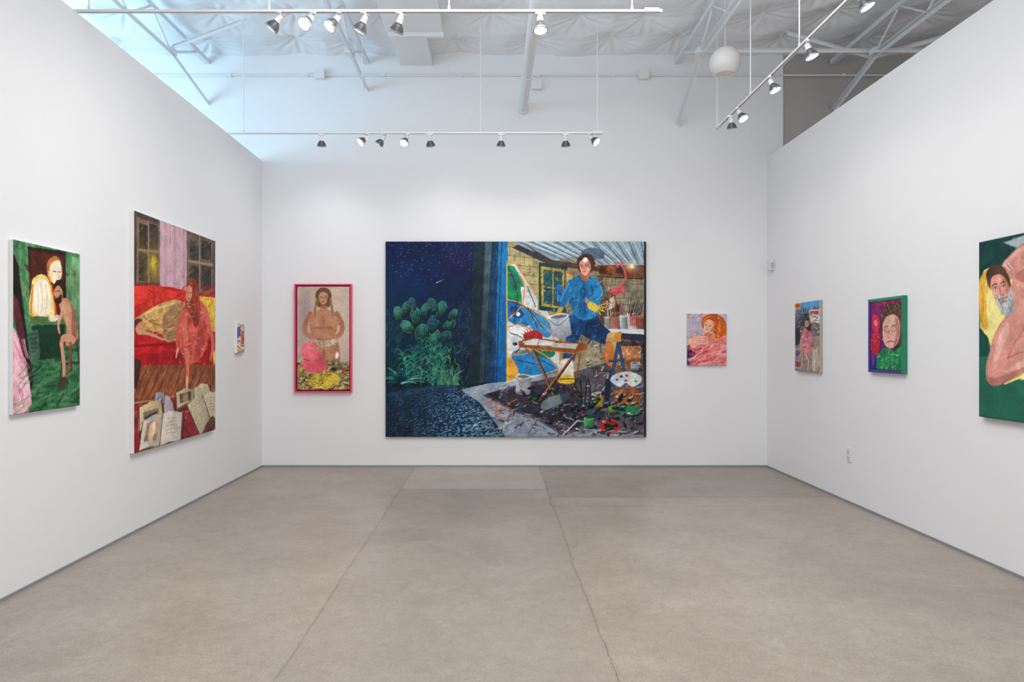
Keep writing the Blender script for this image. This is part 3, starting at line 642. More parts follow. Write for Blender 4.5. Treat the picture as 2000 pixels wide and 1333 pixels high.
    c.f([(1071,621),(1110,615),(1117,654),(1092,664),(1080,656)],(200,204,210),n=.1,c2=(140,144,158)); c.e(1091,618,20,5,(232,234,236),-8); c.e(1091,619,16,3.4,(110,114,126),-8); c.l([(1072,624),(1090,636),(1112,618)],(90,90,98),1,sm=1)
    for k in range(9):
        a=math.radians(-150+k*16); c.l([(1040,662),(1040+math.cos(a)*26,662+math.sin(a)*22)],(196,54,50),3.4,1)
    c.f([(1024,652),(1050,646),(1060,660),(1046,668),(1026,666)],(176,44,48),sm=1)
    c.l([(1040,680),(1092,796)],(46,28,24),5); c.l([(1128,684),(1052,790)],(46,28,24),5)
    c.l([(1039,680),(1090,794)],(168,92,46),3); c.l([(1127,684),(1050,786)],(182,100,50),3); c.l([(1134,682),(1118,792)],(150,80,42),3.2); c.l([(1024,678),(1042,700)],(150,80,42),3); c.l([(1068,742),(1122,740)],(130,70,40),2.2)
    c.f([(1012,667),(1040,660),(1148,672),(1146,684),(1120,690),(1014,678)],(150,86,46),n=.15); c.f([(1020,668),(1044,662),(1084,668),(1076,676),(1024,674)],(226,226,220),n=.06); c.f([(1080,670),(1130,672),(1124,682),(1076,678)],(200,200,192),n=.06); c.l([(1014,679),(1120,691),(1147,684)],(210,130,66),1.4); c.l([(1052,664),(1050,676)],(90,80,80),1); c.d((1022,664,1130,682),16,[(120,120,130),(60,70,90),(200,90,70)],7,1.2,0,40,.7)
    for p,w in (([(1211,652),(1185,792)],5),([(1206,656),(1222,742)],4),([(1190,706),(1218,704)],2.6)): c.l(p,(20,30,50),w+1.6); c.l(p,(44,86,130),w)
    c.f([(1200,650),(1214,650),(1212,668),(1200,668)],(236,150,50),n=.1)
    c.f([(1183,740),(1194,740),(1188,798),(1180,796)],(26,40,60),n=.1)
    c.f([(1120,740),(1144,733),(1154,742),(1128,750)],(64,62,74),n=.1)
    for a,b in ((1124,1118),(1150,1156),(1134,1136),(1146,1142)): c.l([(a,744),(b,790)],(28,28,38),2.8)
    c.l([(1122,768),(1154,766)],(36,36,46),2)
    def can(x,y,w,h,col,top,t2=.6):
        c.e(x+w*.5,y+1,w*1.3,w*.35,(26,24,34),n=0,a=.8)
        c.f([(x-w,y-h),(x+w,y-h),(x+w*.85,y),(x-w*.85,y)],col,c2=tuple(v*t2 for v in col),g='h',n=.12); c.e(x,y,w*.85,w*.25,tuple(v*t2 for v in col)); c.e(x,y-h,w,w*.3,top); c.e(x,y-h,w*.78,w*.2,tuple(v*.5 for v in top))
    can(1022,768,16,32,(206,210,214),(236,238,240)); can(1167,794,12,24,(230,194,48),(214,208,186)); can(1150,834,10,17,(84,186,110),(140,216,150)); can(1196,806,8,15,(110,156,66),(170,190,130)); can(1222,812,9,14,(50,60,90),(90,96,120)); can(1240,722,9,12,(190,196,200),(226,226,226))
    c.l([(1008,738),(1022,748),(1036,738)],(110,114,124),1,sm=1); c.l([(1014,744),(1018,764)],(150,156,166),2)
    c.f([(1192,744),(1200,732),(1224,726),(1250,734),(1252,746),(1236,756),(1222,748),(1210,756)],(206,212,216),sm=1,n=.08)
    for x,y,col in ((1205,742,(60,90,160)),(1213,736,(40,40,50)),(1224,734,(206,60,50)),(1236,738,(240,200,70)),(1242,745,(60,140,90)),(1222,744,(90,60,100))): c.e(x,y,3.2,2.2,col)
    c.f([(1200,764),(1236,756),(1252,766),(1250,792),(1214,800),(1200,790)],(150,84,46),n=.2); c.d((1200,760,1250,796),30,[(190,114,66),(70,38,28),(220,180,130)],12,2,-20,40)
    c.f([(1172,826),(1184,818),(1206,824),(1208,842),(1190,848),(1172,842)],(170,32,36),sm=1,n=.2); c.f([(1180,828),(1200,830),(1198,840),(1182,838)],(36,22,28)); c.l([(1176,822),(1200,820)],(230,90,70),1.6)
    c.e(1162,808,22,9,(58,104,108),-6,c2=(24,52,64)); c.f([(1208,792),(1240,792),(1242,806),(1214,812)],(30,110,66),sm=1,n=.3)
    for k in range(110):
        x=rs.uniform(1020,1252); y=rs.uniform(754,848)
        if x<1010+(y-760)*.9: continue
        a=rs.uniform(-60,60); col=[(30,100,66),(30,36,50),(76,92,104),(20,72,56),(96,50,94),(150,154,158),(36,46,84),(26,56,58),(120,70,44),(180,170,158)][rs.randint(10)]
        L_=rs.uniform(3,8); c.e(x+1,y+1,L_+1,3,(18,18,28),a); c.e(x,y,L_,2.4,col,a,c2=tuple(v*.5 for v in col)); c.e(x-2,y-1,L_*.35,.8,tuple(min(255,v*1.7+24) for v in col),a,n=0)
    c.f([(1056,792),(1068,778),(1094,772),(1104,782),(1080,796),(1062,802)],(112,128,136),sm=1); c.f([(1094,772),(1110,768),(1112,778),(1100,786)],(60,70,84),sm=1)
    c.l([(946,790),(958,784),(972,792),(960,800),(980,806),(968,812),(990,818),(1000,806),(990,792),(1010,780)],(222,88,48),1.6,sm=1); c.l([(952,796),(966,802),(986,798)],(222,88,48),1.4,sm=1)
    c.d((1100,840,1250,852),50,[(180,180,194),(110,96,124),(200,196,206)],16,2,-10,20,.7); c.l([(1100,850),(1128,822)],(206,206,214),2.6)
    c.brush(7,2.0,.5,.7,.18,1.1,box=(935,472,1262,854))
    c.f([(1258,472),(1263,472),(1263,856),(1258,856)],(30,26,30),n=.15)
    panel(c,'painting',(x0,BACK-t,zt),(1,0,0),(0,-1,0),t,M_darkedge,label='very large unframed painting of night garden and cluttered garage studio',category='painting')
big()
def frame_obj(parent,w,h,depth,ft,ud,nrm,m,gapm=None,mats=None):
    ud=Vector(ud); nrm=Vector(nrm); up=Vector((0,0,1)); g=G()
    def prism(u0,u1,v0,v1,n0,n1,mi=0):
        v=[ud*u+up*vv+nrm*n for n in (n0,n1) for u,vv in ((u0,v0),(u1,v0),(u1,v1),(u0,v1))]
        g.add(v,[(3,2,1,0),(4,5,6,7),(0,1,5,4),(1,2,6,5),(2,3,7,6),(3,0,4,7)],mi)
    a,b=w/2,h/2; mm=mats or [0,0,0,0]
    prism(-a,-a+ft,-b,b,0,depth,mm[0]); prism(a-ft,a,-b,b,0,depth,mm[1]); prism(-a+ft,a-ft,b-ft,b,0,depth,mm[2]); prism(-a+ft,a-ft,-b,-b+ft,0,depth,mm[3])
    fr=g.obj('frame',m,parent=parent,bevel=.0015)
    if gapm:
        g=G(); prism(-a+ft,a-ft,-b+ft,b-ft,.001,.008); g.obj('backing_board',gapm,parent=parent)
    return fr
def pinkone():
    t=.045; d=BACK-t
    X0=(575-CX)*d/F; X1_=(687-CX)*d/F; ZT=CH+(CY-555)*d/F; ZB=CH+(CY-767)*d/F
    e=empty('painting',((X0+X1_)/2,BACK,(ZT+ZB)/2),label='tall figure painting in a bright pink floater frame',category='painting')
    frame_obj(e,X1_-X0,ZT-ZB,.055,.016,(1,0,0),(0,-1,0),M_pink,M_maroon)
    x0=(580-CX)*d/F; x1=(682.5-CX)*d/F; zt=CH+(CY-560)*d/F; zb=CH+(CY-762)*d/F
    c=Cv(mapB(t,x0,zt),x1-x0,zt-zb,300,21,(206,180,160)); rs=c.rs
    c.f([(579,558),(684,558),(684,765),(579,765)],(204,180,160),c2=(190,162,148),n=.06)
    c.glow(665,640,22,60,(220,202,186),.7); c.glow(597,600,13,36,(156,138,146),.75); c.glow(590,640,10,30,(164,146,150),.5)
    sk=(186,128,98); dk=(130,80,60); hl=(218,166,130)
    # hair parted in the middle, two long braids
    c.f([(617,588),(616,574),(622,565),(631,562),(641,565),(647,574),(646,588),(642,600),(622,600)],(112,80,56),sm=1,n=.15)
    c.l([(619,584),(616,600),(613,614),(612,622)],(150,118,80),5,3,sm=1); c.l([(645,584),(648,600),(650,614),(651,622)],(150,118,80),5,3,sm=1); c.l([(613,616),(612,624)],(60,44,40),2); c.l([(650,616),(651,624)],(60,44,40),2)
    c.l([(606,614),(597,632),(596,648),(606,658),(616,662)],sk,11,8,sm=1); c.l([(658,614),(667,632),(667,648),(658,658),(648,662)],sk,11,8,sm=1)
    c.l([(603,618),(594,634),(595,648)],dk,3,2,sm=1,a=.4); c.l([(661,618),(671,634),(671,648)],dk,3,2,sm=1,a=.4)
    c.f([(626,598),(638,598),(640,605),(652,609),(659,620),(659,640),(656,654),(661,672),(664,700),(658,736),(634,742),(606,736),(600,700),(603,672),(608,654),(605,640),(605,620),(612,609),(624,605)],sk,sm=1,n=.1)
    c.l([(616,607),(614,618)],(150,118,80),3); c.l([(648,607),(650,618)],(150,118,80),3)
    c.glow(619,630,8,9,hl,.45); c.glow(645,630,8,9,hl,.45); c.glow(619,641,7,2.5,dk,.45); c.glow(645,641,7,2.5,dk,.45)
    c.glow(632,654,16,10,hl,.4); c.glow(632,624,2,12,dk,.3)
    c.f([(608,662),(632,667),(657,662),(657,671),(642,677),(622,677),(608,670)],(196,176,158),sm=1,n=.14); c.d((610,663,656,675),22,[(196,146,70),(140,64,60),(80,104,112),(226,216,204)],4,1.6,0,80,.8)
    c.l([(632,682),(633,736)],dk,2.4,a=.8); c.glow(616,706,7,24,hl,.5); c.glow(649,706,7,24,hl,.4)
    c.d((646,688,660,714),20,[(150,90,70),(80,100,96),(70,60,62)],5,1.2,0,90,.7)
    for p in ((606,614),(658,614),(600,632),(664,636)): c.d((p[0]-4,p[1]-5,p[0]+4,p[1]+5),10,[(160,76,56),(80,74,74),(184,94,66),(70,90,90)],4,1.2,0,90,.7)
    c.glow(631.5,600,5,3,dk,.6); face(c,631.5,583,12.5,(200,146,116),(60,40,34),0,shade=(180,124,98)); c.l([(620,582),(621,573),(631.5,569),(642,573),(643,582)],(112,80,56),3,sm=1)
    c.f([(579,716),(600,704),(640,700),(684,712),(684,765),(579,765)],(170,144,88),n=.25)
    c.d((581,706,682,762),250,[(50,38,36),(160,66,58),(216,196,110),(56,94,80),(226,216,186),(150,124,60),(96,104,54),(60,40,40)],9,2.8,-20,50,.85,.5)
    c.f([(602,744),(616,732),(640,727),(662,735),(658,751),(636,759),(610,756)],(206,184,66),sm=1,n=.15); c.d((606,730,660,758),56,[(120,94,44),(230,212,110),(90,124,60),(160,70,50)],6,1.6,-10,60,.8)
    c.f([(590,708),(600,693),(620,689),(635,700),(638,718),(620,729),(598,725)],(226,96,108),sm=1,n=.12); c.f([(588,684),(599,669),(617,672),(621,688),(607,699),(592,697)],(232,112,122),sm=1,n=.12); c.l([(594,702),(612,706),(630,700)],(176,60,76),1.6,sm=1); c.glow(604,680,6,5,(244,160,164),.5); c.glow(612,704,7,6,(240,146,152),.5)
    c.e(658,694,3,7,(236,232,236)); c.e(664,716,4,6,(80,120,110)); c.e(672,722,4,5,(190,76,66)); c.e(652,722,5,4,(60,44,50))
    c.brush(6,2,.55,.85,.10,1)
    p=panel(c,'canvas',(x0,BACK-t,zt),(1,0,0),(0,-1,0),t-.008,M_maroon,parent=e)
pinkone()
def redhair():
    t=.04; d=BACK-t; x0=(1342-CX)*d/F; x1=(1419-CX)*d/F; zt=CH+(CY-613)*d/F; zb=CH+(CY-714)*d/F
    c=Cv(mapB(t,x0,zt),x1-x0,zt-zb,330,31,(200,190,200)); rs=c.rs
    c.f([(1340,611),(1420,611),(1420,716),(1340,716)],(190,184,202),n=.08); c.d((1342,613,1419,680),130,[(214,210,222),(170,168,194),(216,194,200),(190,170,190)],16,4,-40,50,.5)
    c.d((1342,613,1380,622),20,[(214,80,70),(230,120,100)],10,1.6,-20,30,.5); c.d((1342,640,1366,672),16,[(150,140,170),(206,160,170)],14,3,60,30,.6)
    c.f([(1342,676),(1358,670),(1372,690),(1366,716),(1342,716)],(34,36,86),sm=0,n=.25); c.d((1342,684,1364,714),16,[(20,24,70),(60,60,120)],12,3,60,40)
    c.f([(1372,640),(1371,624),(1382,615),(1398,614),(1411,620),(1418,634),(1419,656),(1414,668),(1400,668),(1394,650),(1380,646)],(206,92,36),sm=1,n=.2)
    c.d((1392,618,1418,666),46,[(232,132,54),(166,58,26),(240,160,84),(196,74,32)],15,2.4,75,25,.8,.6)
    c.f([(1345,664),(1362,654),(1380,658),(1402,662),(1419,658),(1419,716),(1368,716),(1362,692),(1350,684)],(236,138,132),sm=1,n=.12)
    c.d((1350,664,1418,712),80,[(248,200,194),(226,92,92),(238,124,114),(246,170,164),(206,62,78),(232,140,158)],24,5,-35,35,.65,.6)
    c.d((1352,668,1418,712),34,[(204,50,66),(252,222,216)],16,2,-30,40,.65,.6)
    c.f([(1378,650),(1394,654),(1392,666),(1376,664)],(226,130,100),sm=1)
    face(c,1384,638,13.5,(246,190,156),(150,80,44),14,shade=(222,130,92),lips=(206,56,56),tn=-.6)
    c.l([(1374,632),(1377,622),(1388,618),(1397,626),(1400,644),(1398,660)],(206,92,36),4.5,3,sm=1); c.l([(1374,636),(1376,624),(1386,619)],(236,140,64),1.6,sm=1)
    c.f([(1344,668),(1354,657),(1366,654),(1374,660),(1368,672),(1354,680)],(246,184,158),sm=1,n=.1)
    for k in range(4): c.l([(1362+k*1,660+k*4),(1376+k*1.6,658+k*4.6),(1384-k,661+k*5)],(246,188,164),3,1.8,sm=1); c.l([(1364+k,662+k*4),(1380,662+k*4.8)],(204,100,86),.8,a=.8)
    c.brush(8,2.6,.5,.8,.08,1)
    panel(c,'painting',(x0,BACK-t,zt),(1,0,0),(0,-1,0),t,M_canvasedge,label='small unframed portrait of red-haired person in pink wrap',category='painting')
redhair()
def leftpanel(px0,px1,zt,zb,t,ppm,seed,base,fn,edge,label):
    X0=-LW-t; y0=X0*F/(CX-px0); y1=X0*F/(CX-px1)
    c=Cv(mapL(t,y0,zt),y1-y0,zt-zb,ppm,seed,base); fn(c)
    panel(c,'painting',(LW+t,y0,zt),(0,1,0),(1,0,0),t,edge,label=label,category='painting')
def L1(c):
    rs=c.rs
    c.f([(20,460),(160,460),(160,820),(20,820)],(66,122,82),n=.2)
    c.d((27,470,157,640),260,[(96,150,98),(54,110,74),(128,170,112),(70,140,90),(144,158,108)],34,7,80,30,.55,.3)
    c.d((30,640,157,805),260,[(34,86,56),(20,60,42),(56,114,72),(40,98,60),(80,136,92)],34,7,-20,50,.65,.4)
    c.f([(140,500),(157,504),(157,600),(150,660),(140,620)],(110,160,110),n=.2)
    c.f([(54,484),(128,494),(130,622),(60,624)],(58,28,24),n=.2); c.f([(60,490),(124,500),(124,618),(66,618)],(88,36,26),n=.2); c.d((60,495,124,600),50,[(60,26,22),(116,50,30),(74,28,20)],26,6,60,40,.6)
    c.l([(54,484),(128,494)],(34,24,22),4)
    c.f([(61,562),(66,543),(82,536),(94,544),(101,562),(106,600),(108,618),(60,618)],(246,222,130),sm=1,n=.08); c.f([(68,556),(86,546),(96,566),(99,604),(84,617),(68,606)],(252,246,232),sm=1,n=.05)
    c.l([(97,550),(105,580),(109,616)],(226,96,44),5,sm=1); c.l([(64,558),(61,600),(62,616)],(232,130,56),4,sm=1)
    for x in (72,80,89): c.l([(x,556),(x+3,586),(x,614)],(244,200,96),3,2,sm=1,a=.7)
    c.f([(92,524),(98,509),(110,504),(118,514),(121,530),(117,548),(108,555),(100,550),(94,540)],(250,236,204),sm=1,n=.06); c.f([(91,520),(97,506),(109,500),(118,509),(108,509),(99,516),(96,536),(92,534)],(196,122,60),sm=1)
    c.l([(104,530),(109,531)],(116,76,56),1.8); c.l([(114,531),(118,532)],(116,76,56),1.6); c.l([(112,532),(116,541),(112,542)],(214,150,104),1.5,sm=1); c.l([(109,548),(115,548)],(200,104,80),1.8); c.f([(93,528),(100,536),(104,552),(97,544)],(236,186,96),sm=1,a=.8)
    c.e(146,536,3,8,(110,132,86)); c.e(146,536,1.4,4,(70,90,60))
    c.f([(60,618),(132,620),(136,632),(58,634)],(80,112,66),n=.2); c.f([(96,618),(114,616),(112,626),(98,628)],(220,216,198),sm=1)
    c.f([(62,636),(128,634),(120,700),(64,704)],(22,54,38),n=.2); c.f([(56,648),(74,644),(78,700),(60,712)],(74,104,88),n=.15); c.f([(59,652),(72,649),(75,684),(61,690)],(48,76,62),n=.1)
    for k in range(4): c.l([(60,658+k*9),(73,656+k*9)],(100,130,112),1.6,a=.7)
    c.f([(27,496),(36,520),(58,700),(66,740),(52,790),(40,700),(27,600)],(30,26,26),n=.2); c.f([(27,575),(36,590),(48,650),(46,700),(36,650),(27,620)],(96,44,50),n=.2)
    c.f([(27,640),(34,652),(44,690),(58,750),(62,790),(46,808),(27,812)],(236,180,194),n=.1); c.d((27,680,54,806),22,[(250,214,218),(216,130,156),(244,196,202)],46,4,72,10,.7)
    sk=(204,148,116); dk=(132,80,60)
    for p in ([(124,672),(118,742)],[(150,670),(157,738)],[(138,674),(140,725)],[(118,712),(156,708)]): c.l(p,(60,40,32),3)
    c.f([(118,664),(152,660),(154,672),(120,676)],(110,64,44),sm=0)
    c.f([(115,592),(122,583),(134,586),(144,604),(150,634),(152,658),(142,672),(128,674),(130,640),(121,614)],sk,sm=1,n=.1); c.f([(137,592),(147,612),(151,648),(144,668),(139,640),(140,614)],dk,sm=1,a=.6); c.glow(128,606,3,12,(232,184,152),.5)
    c.l([(124,592),(120,614),(114,634),(116,650)],(214,160,128),7,4.6,sm=1)
    c.l([(142,664),(128,660),(120,668),(124,700),(126,740)],sk,13,6,sm=1); c.l([(120,672),(121,700),(123,736)],(228,180,148),3,2,sm=1,a=.6); c.l([(138,672),(136,710),(132,738)],dk,7,5,sm=1,a=.85); c.f([(118,740),(132,736),(132,748),(122,758),(114,752)],(70,50,44),sm=1)
    c.f([(106,570),(109,557),(117,554),(123,564),(121,580),(113,588),(107,581)],(204,146,116),sm=1,n=.06); c.f([(106,566),(107,554),(115,547),(125,552),(128,566),(125,584),(121,566),(113,558)],(40,26,22),sm=1); c.f([(106,579),(112,581),(120,575),(121,588),(113,595),(107,590)],(54,34,28),sm=1); c.l([(108,569),(111,569)],(30,20,18),1.6); c.l([(114,569),(117,569)],(30,20,18),1.4); c.l([(109,581),(112,581)],(140,76,62),1.6)
    c.d((30,720,150,800),24,[(90,144,102),(110,156,116),(56,114,70)],40,3.4,-35,30,.5,.6)
    c.brush(12,3.6,.5,.85,.10,1.3)
leftpanel(27,157,2.015,1.028,.03,320,41,(70,120,80),L1,M_canvasedge,'unframed green painting of bearded sitter beside a mirror')
def L2(c):
    rs=c.rs
    c.f([(255,400),(425,400),(425,900),(255,900)],(90,60,50),n=.2)
    c.f([(263,412),(314,430),(314,560),(263,560)],(84,62,54),n=.15); c.f([(268,424),(311,440),(311,552),(268,552)],(120,98,78),n=.15)
    for (a,b) in ((272,288),(292,309)):
        for (u,v) in ((436,486),(492,548)): c.f([(a,u),(b,u+5),(b,v+3),(a,v)],(44,38,40),n=.3,c2=(92,74,40))
    c.glow(300,515,10,24,(240,206,60),.9); c.glow(280,500,8,22,(150,130,50),.5); c.d((272,440,308,548),50,[(40,36,40),(110,100,60),(190,160,70),(60,60,60)],12,2.4,-70,40,.5)
    c.l([(290,432),(290,552)],(150,128,110),3); c.l([(270,488),(311,492)],(150,128,110),3); c.l([(268,424),(268,552)],(150,128,110),2)
    c.f([(312,430),(366,452),(364,572),(312,566)],(204,164,176),n=.08)
    for k in range(8): x=317+k*6; c.l([(x,434+k*2),(x+1,568)],[(222,190,200),(174,134,148),(214,180,190)][k%3],2.6,a=.65)
    c.f([(364,452),(421,472),(421,585),(366,580)],(112,88,74),n=.15)
    for (a,b) in ((371,388),(393,412)):
        for (u,v) in ((466,506),(514,566)): c.f([(a,u+3),(b,u+8),(b,v+3),(a,v)],(60,54,52),n=.3)
    c.d((370,470,414,566),50,[(90,84,76),(40,38,42),(140,130,112),(110,120,100)],11,2.2,-60,50,.6); c.l([(390,460),(390,570)],(160,138,112),3); c.l([(368,510),(416,518)],(160,138,112),3); c.l([(418,470),(418,580)],(80,60,52),4)
    c.f([(262,560),(300,556),(372,572),(421,578),(421,716),(262,714)],(204,38,36),n=.14); c.f([(262,558),(330,560),(380,572),(380,600),(262,600)],(228,56,44),sm=0,n=.12)
    c.f([(262,640),(421,640),(421,716),(262,716)],(190,28,34),n=.16); c.d((262,560,420,712),170,[(230,76,60),(166,18,30),(212,46,44),(150,18,28)],30,4,-10,40,.45,.4)
    c.l([(262,676),(421,668)],(130,14,24),3); c.l([(300,562),(302,640)],(150,16,28),3); c.f([(262,692),(421,686),(421,714),(262,716)],(150,18,28),n=.15,a=.6)
    c.f([(384,578),(421,582),(421,648),(388,652),(380,620)],(226,186,72),sm=0,n=.14); c.d((386,582,420,646),34,[(246,216,110),(176,124,50),(210,114,66)],12,2.6,-60,60,.65)
    c.f([(263,626),(280,612),(300,600),(322,590),(346,586),(366,598),(374,626),(366,650),(344,664),(326,668),(316,654),(294,646),(270,654)],(212,168,98),sm=1,n=.14)
    c.f([(316,626),(336,598),(360,594),(372,620),(354,652),(328,666)],(168,128,90),sm=1,n=.15); c.l([(280,618),(304,634),(330,630),(352,610)],(140,92,60),3,2,sm=1,a=.7); c.l([(286,612),(310,602),(340,592)],(240,212,142),4,2,sm=1,a=.8)
    c.l([(318,654),(330,640),(350,636)],(110,70,50),3,sm=1,a=.7); c.d((275,598,368,658),60,[(238,206,142),(156,110,68),(220,154,98),(126,88,62)],20,2.4,-35,30,.55,.4)
    c.e(272,636,9,8,(204,140,104)); c.f([(262,628),(270,622),(278,626),(270,632),(264,642)],(96,50,38),sm=1); c.l([(270,648),(296,654),(320,664)],(210,154,124),6,4,sm=1)
    # pink-orange lace figure sprawled off the sofa: hips right, chest hanging left, arm down to the books
    c.f([(348,640),(352,616),(362,596),(378,584),(396,592),(408,616),(410,650),(402,682),(388,704),(370,710),(356,694),(348,666)],(216,96,80),sm=1,n=.16)
    c.f([(384,600),(400,614),(404,654),(394,690),(378,702),(386,650)],(170,54,54),sm=1,a=.55)
    c.l([(396,610),(410,640),(416,674),(412,700)],(222,110,92),11,8,sm=1)
    c.f([(362,600),(362,574),(368,552),(377,544),(386,554),(390,586),(390,622),(382,640),(374,620),(366,606)],(140,54,38),sm=1,n=.2); c.d((364,552,390,634),36,[(180,80,48),(96,34,28),(200,104,66)],20,1.8,82,14,.8)
    c.f([(363,574),(365,562),(370,558),(375,566),(374,582),(368,590),(364,584)],(210,136,108),sm=1,n=.1); c.l([(364,572),(367,573)],(90,44,36),1.1,a=.8); c.l([(370,572),(373,572)],(90,44,36),1,a=.8); c.l([(367,583),(370,583)],(170,60,56),1.2)
    c.l([(358,610),(349,640),(345,664),(348,684)],(212,92,80),10,6,sm=1)
    c.l([(360,634),(365,676),(366,716),(364,752)],(228,116,96),16,10,sm=1); c.l([(369,650),(372,700),(369,744)],(168,58,54),3,2,sm=1,a=.6)
    c.d((350,592,408,744),150,[(244,160,136),(176,54,56),(232,120,102),(146,34,40),(248,186,160)],6,1.6,-50,60,.75)
    c.l([(347,682),(344,698)],(232,180,140),5,3)
    c.f([(416,690),(421,682),(421,740),(417,720)],(236,206,60))
    c.f([(262,714),(421,712),(421,768),(262,790)],(144,80,52),n=.15)
    for k in range(16): x=250+k*14; c.l([(x+26,714),(x-10,795)],(86,46,34),1.8)
    c.d((262,716,420,778),110,[(186,114,72),(98,54,36),(166,94,56),(210,138,88)],20,2.6,115,8,.6); c.f([(262,700),(276,704),(268,760),(262,760)],(70,36,30))
    c.f([(262,790),(340,774),(421,762),(421,842),(262,886)],(146,36,40),n=.2); c.d((262,775,420,880),170,[(178,66,58),(110,26,32),(164,86,68),(92,42,46),(196,116,82)],14,2.6,-20,60,.65,.4)
    c.l([(262,788),(421,762)],(176,146,114),2)
    c.l([(367,706),(366,742)],(228,116,96),11,9); c.l([(365,740),(365,768),(361,786)],(238,180,148),7,4,sm=1); c.l([(364,770),(370,787)],(238,180,148),2.6,1.4); c.l([(363,770),(356,785)],(238,180,148),2.6,1.4)
    def book(q4,spine,pg=(232,216,190),img=None,txt=(150,130,110)):
        (a,b,c_,d_)=q4; s0,s1=spine
        c.f([(a[0]+2,a[1]+6),(b[0]+5,b[1]+5),(c_[0]+6,c_[1]+9),(d_[0]+2,d_[1]+10)],(60,20,26),n=.1,a=.6)
        c.f([(a[0]-2,a[1]+1),(b[0]+2,b[1]+1),(c_[0]+2,c_[1]+4),(d_[0]-1,d_[1]+4)],(92,62,44),n=.1)
        ma=((a[0]+s0[0])/2,(a[1]+s0[1])/2-5); mb=((b[0]+s0[0])/2,(b[1]+s0[1])/2-5); mc=((c_[0]+s1[0])/2,(c_[1]+s1[1])/2-4); md=((d_[0]+s1[0])/2,(d_[1]+s1[1])/2-4)
        c.f([a,ma,s0,s1,md,d_],pg,n=.08,c2=tuple(v*.72 for v in pg),g='h'); c.f([s0,mb,b,c_,mc,s1],tuple(v*.97 for v in pg),n=.08,c2=tuple(v*.84 for v in pg),g='h')
        c.l([s0,s1],(110,80,64),2.2); 
        for k in (2,4): c.l([(d_[0],d_[1]+k*.5),(md[0],md[1]+k*.6),(s1[0],s1[1]+k*.5)],(170,140,110),.8,a=.8)
        def lerp(p,q,t): return (p[0]+(q[0]-p[0])*t,p[1]+(q[1]-p[1])*t)
        def uv(P,u,v): return lerp(lerp(P[0],P[1],u),lerp(P[3],P[2],u),v)
        LP=(a,s0,s1,d_); RP=(s0,b,c_,s1)
        for v in np.arange(.18,.7,.12): c.l([uv(RP,.2,v),uv(RP,.5,v-.03),uv(RP,.8,v)],txt,.9,a=.55)
        if img: 
            c.f([uv(LP,.18,.12),uv(LP,.82,.12),uv(LP,.82,.75),uv(LP,.18,.75)],img,n=.3); c.f([uv(LP,.4,.2),uv(LP,.65,.2),uv(LP,.62,.7),uv(LP,.4,.7)],tuple(min(255,v*1.5) for v in img),sm=1)
        else:
            for v in np.arange(.15,.9,.12): c.l([uv(LP,.15,v),uv(LP,.82,v)],txt,.9,a=.5)
    book([(304,768),(338,788),(340,810),(300,812)],[(322,772),(318,812)],(196,186,200),(120,120,140))
    book([(272,794),(314,782),(320,830),(270,844)],[(272,797),(272,842)],(228,204,158)); c.f([(279,806),(308,797),(312,813),(281,822)],(140,118,98),n=.2); c.l([(284,817),(306,805)],(50,42,40),2.6,sm=1)
    book([(344,768),(406,750),(414,774),(346,798)],[(378,760),(380,786)],(226,210,172),(110,84,66))
    book([(366,792),(421,766),(421,818),(392,852)],[(396,774),(410,816)],(234,220,186))
    book([(280,824),(356,806),(352,862),(272,880)],[(318,808),(312,872)],(238,226,212),(196,150,126))
    c.brush(11,3.0,.5,.85,.14,1.4)
leftpanel(263,421,2.432,.61,.04,280,51,(90,50,44),L2,M_canvasedge,'large unframed painting of red sofa, figures and open books')
def L3(c):
    c.f([(455,620),(480,620),(480,700),(455,700)],(226,214,206),n=.08); c.d((462,634,478,686),110,[(206,90,50),(60,80,120),(236,180,120),(240,236,230),(130,60,50),(90,120,150),(250,250,250)],6,1.6,-60,80,.7)
    c.f([(463,640),(469,638),(470,656),(464,660)],(80,104,146)); c.f([(470,652),(477,650),(477,672),(471,674)],(196,110,76)); c.d((463,676,478,688),14,[(206,80,50),(240,200,150)],6,1.6,-20,40)
    c.brush(6,2,.5,.8)
leftpanel(464,478,1.662,1.347,.035,420,61,(220,210,200),L3,M_canvasedge,'tiny unframed abstract painting on white canvas')
def rightpanel(px0,px1,zt,zb,t,ppm,seed,base,fn,edge,label,frame=None,ft=.02,mats=None):
    X0=RW-t; y1=X0*F/(px0-CX); y0=X0*F/(px1-CX)
    c=Cv(mapR(t,y1,zt),y1-y0,zt-zb,ppm,seed,base); fn(c)
    if frame is None:
        panel(c,'painting',(RW-t,y1,zt),(0,-1,0),(-1,0,0),t,edge,label=label,category='painting')
    else:
        e=empty('painting',(RW,(y0+y1)/2,(zt+zb)/2),label=label,category='painting')
        frame_obj(e,y1-y0+2*ft,zt-zb+2*ft,t+.004,ft,(0,-1,0),(-1,0,0),frame,mats=mats)
        panel(c,'canvas',(RW-t,y1,zt),(0,-1,0),(-1,0,0),t-.004,edge,parent=e)
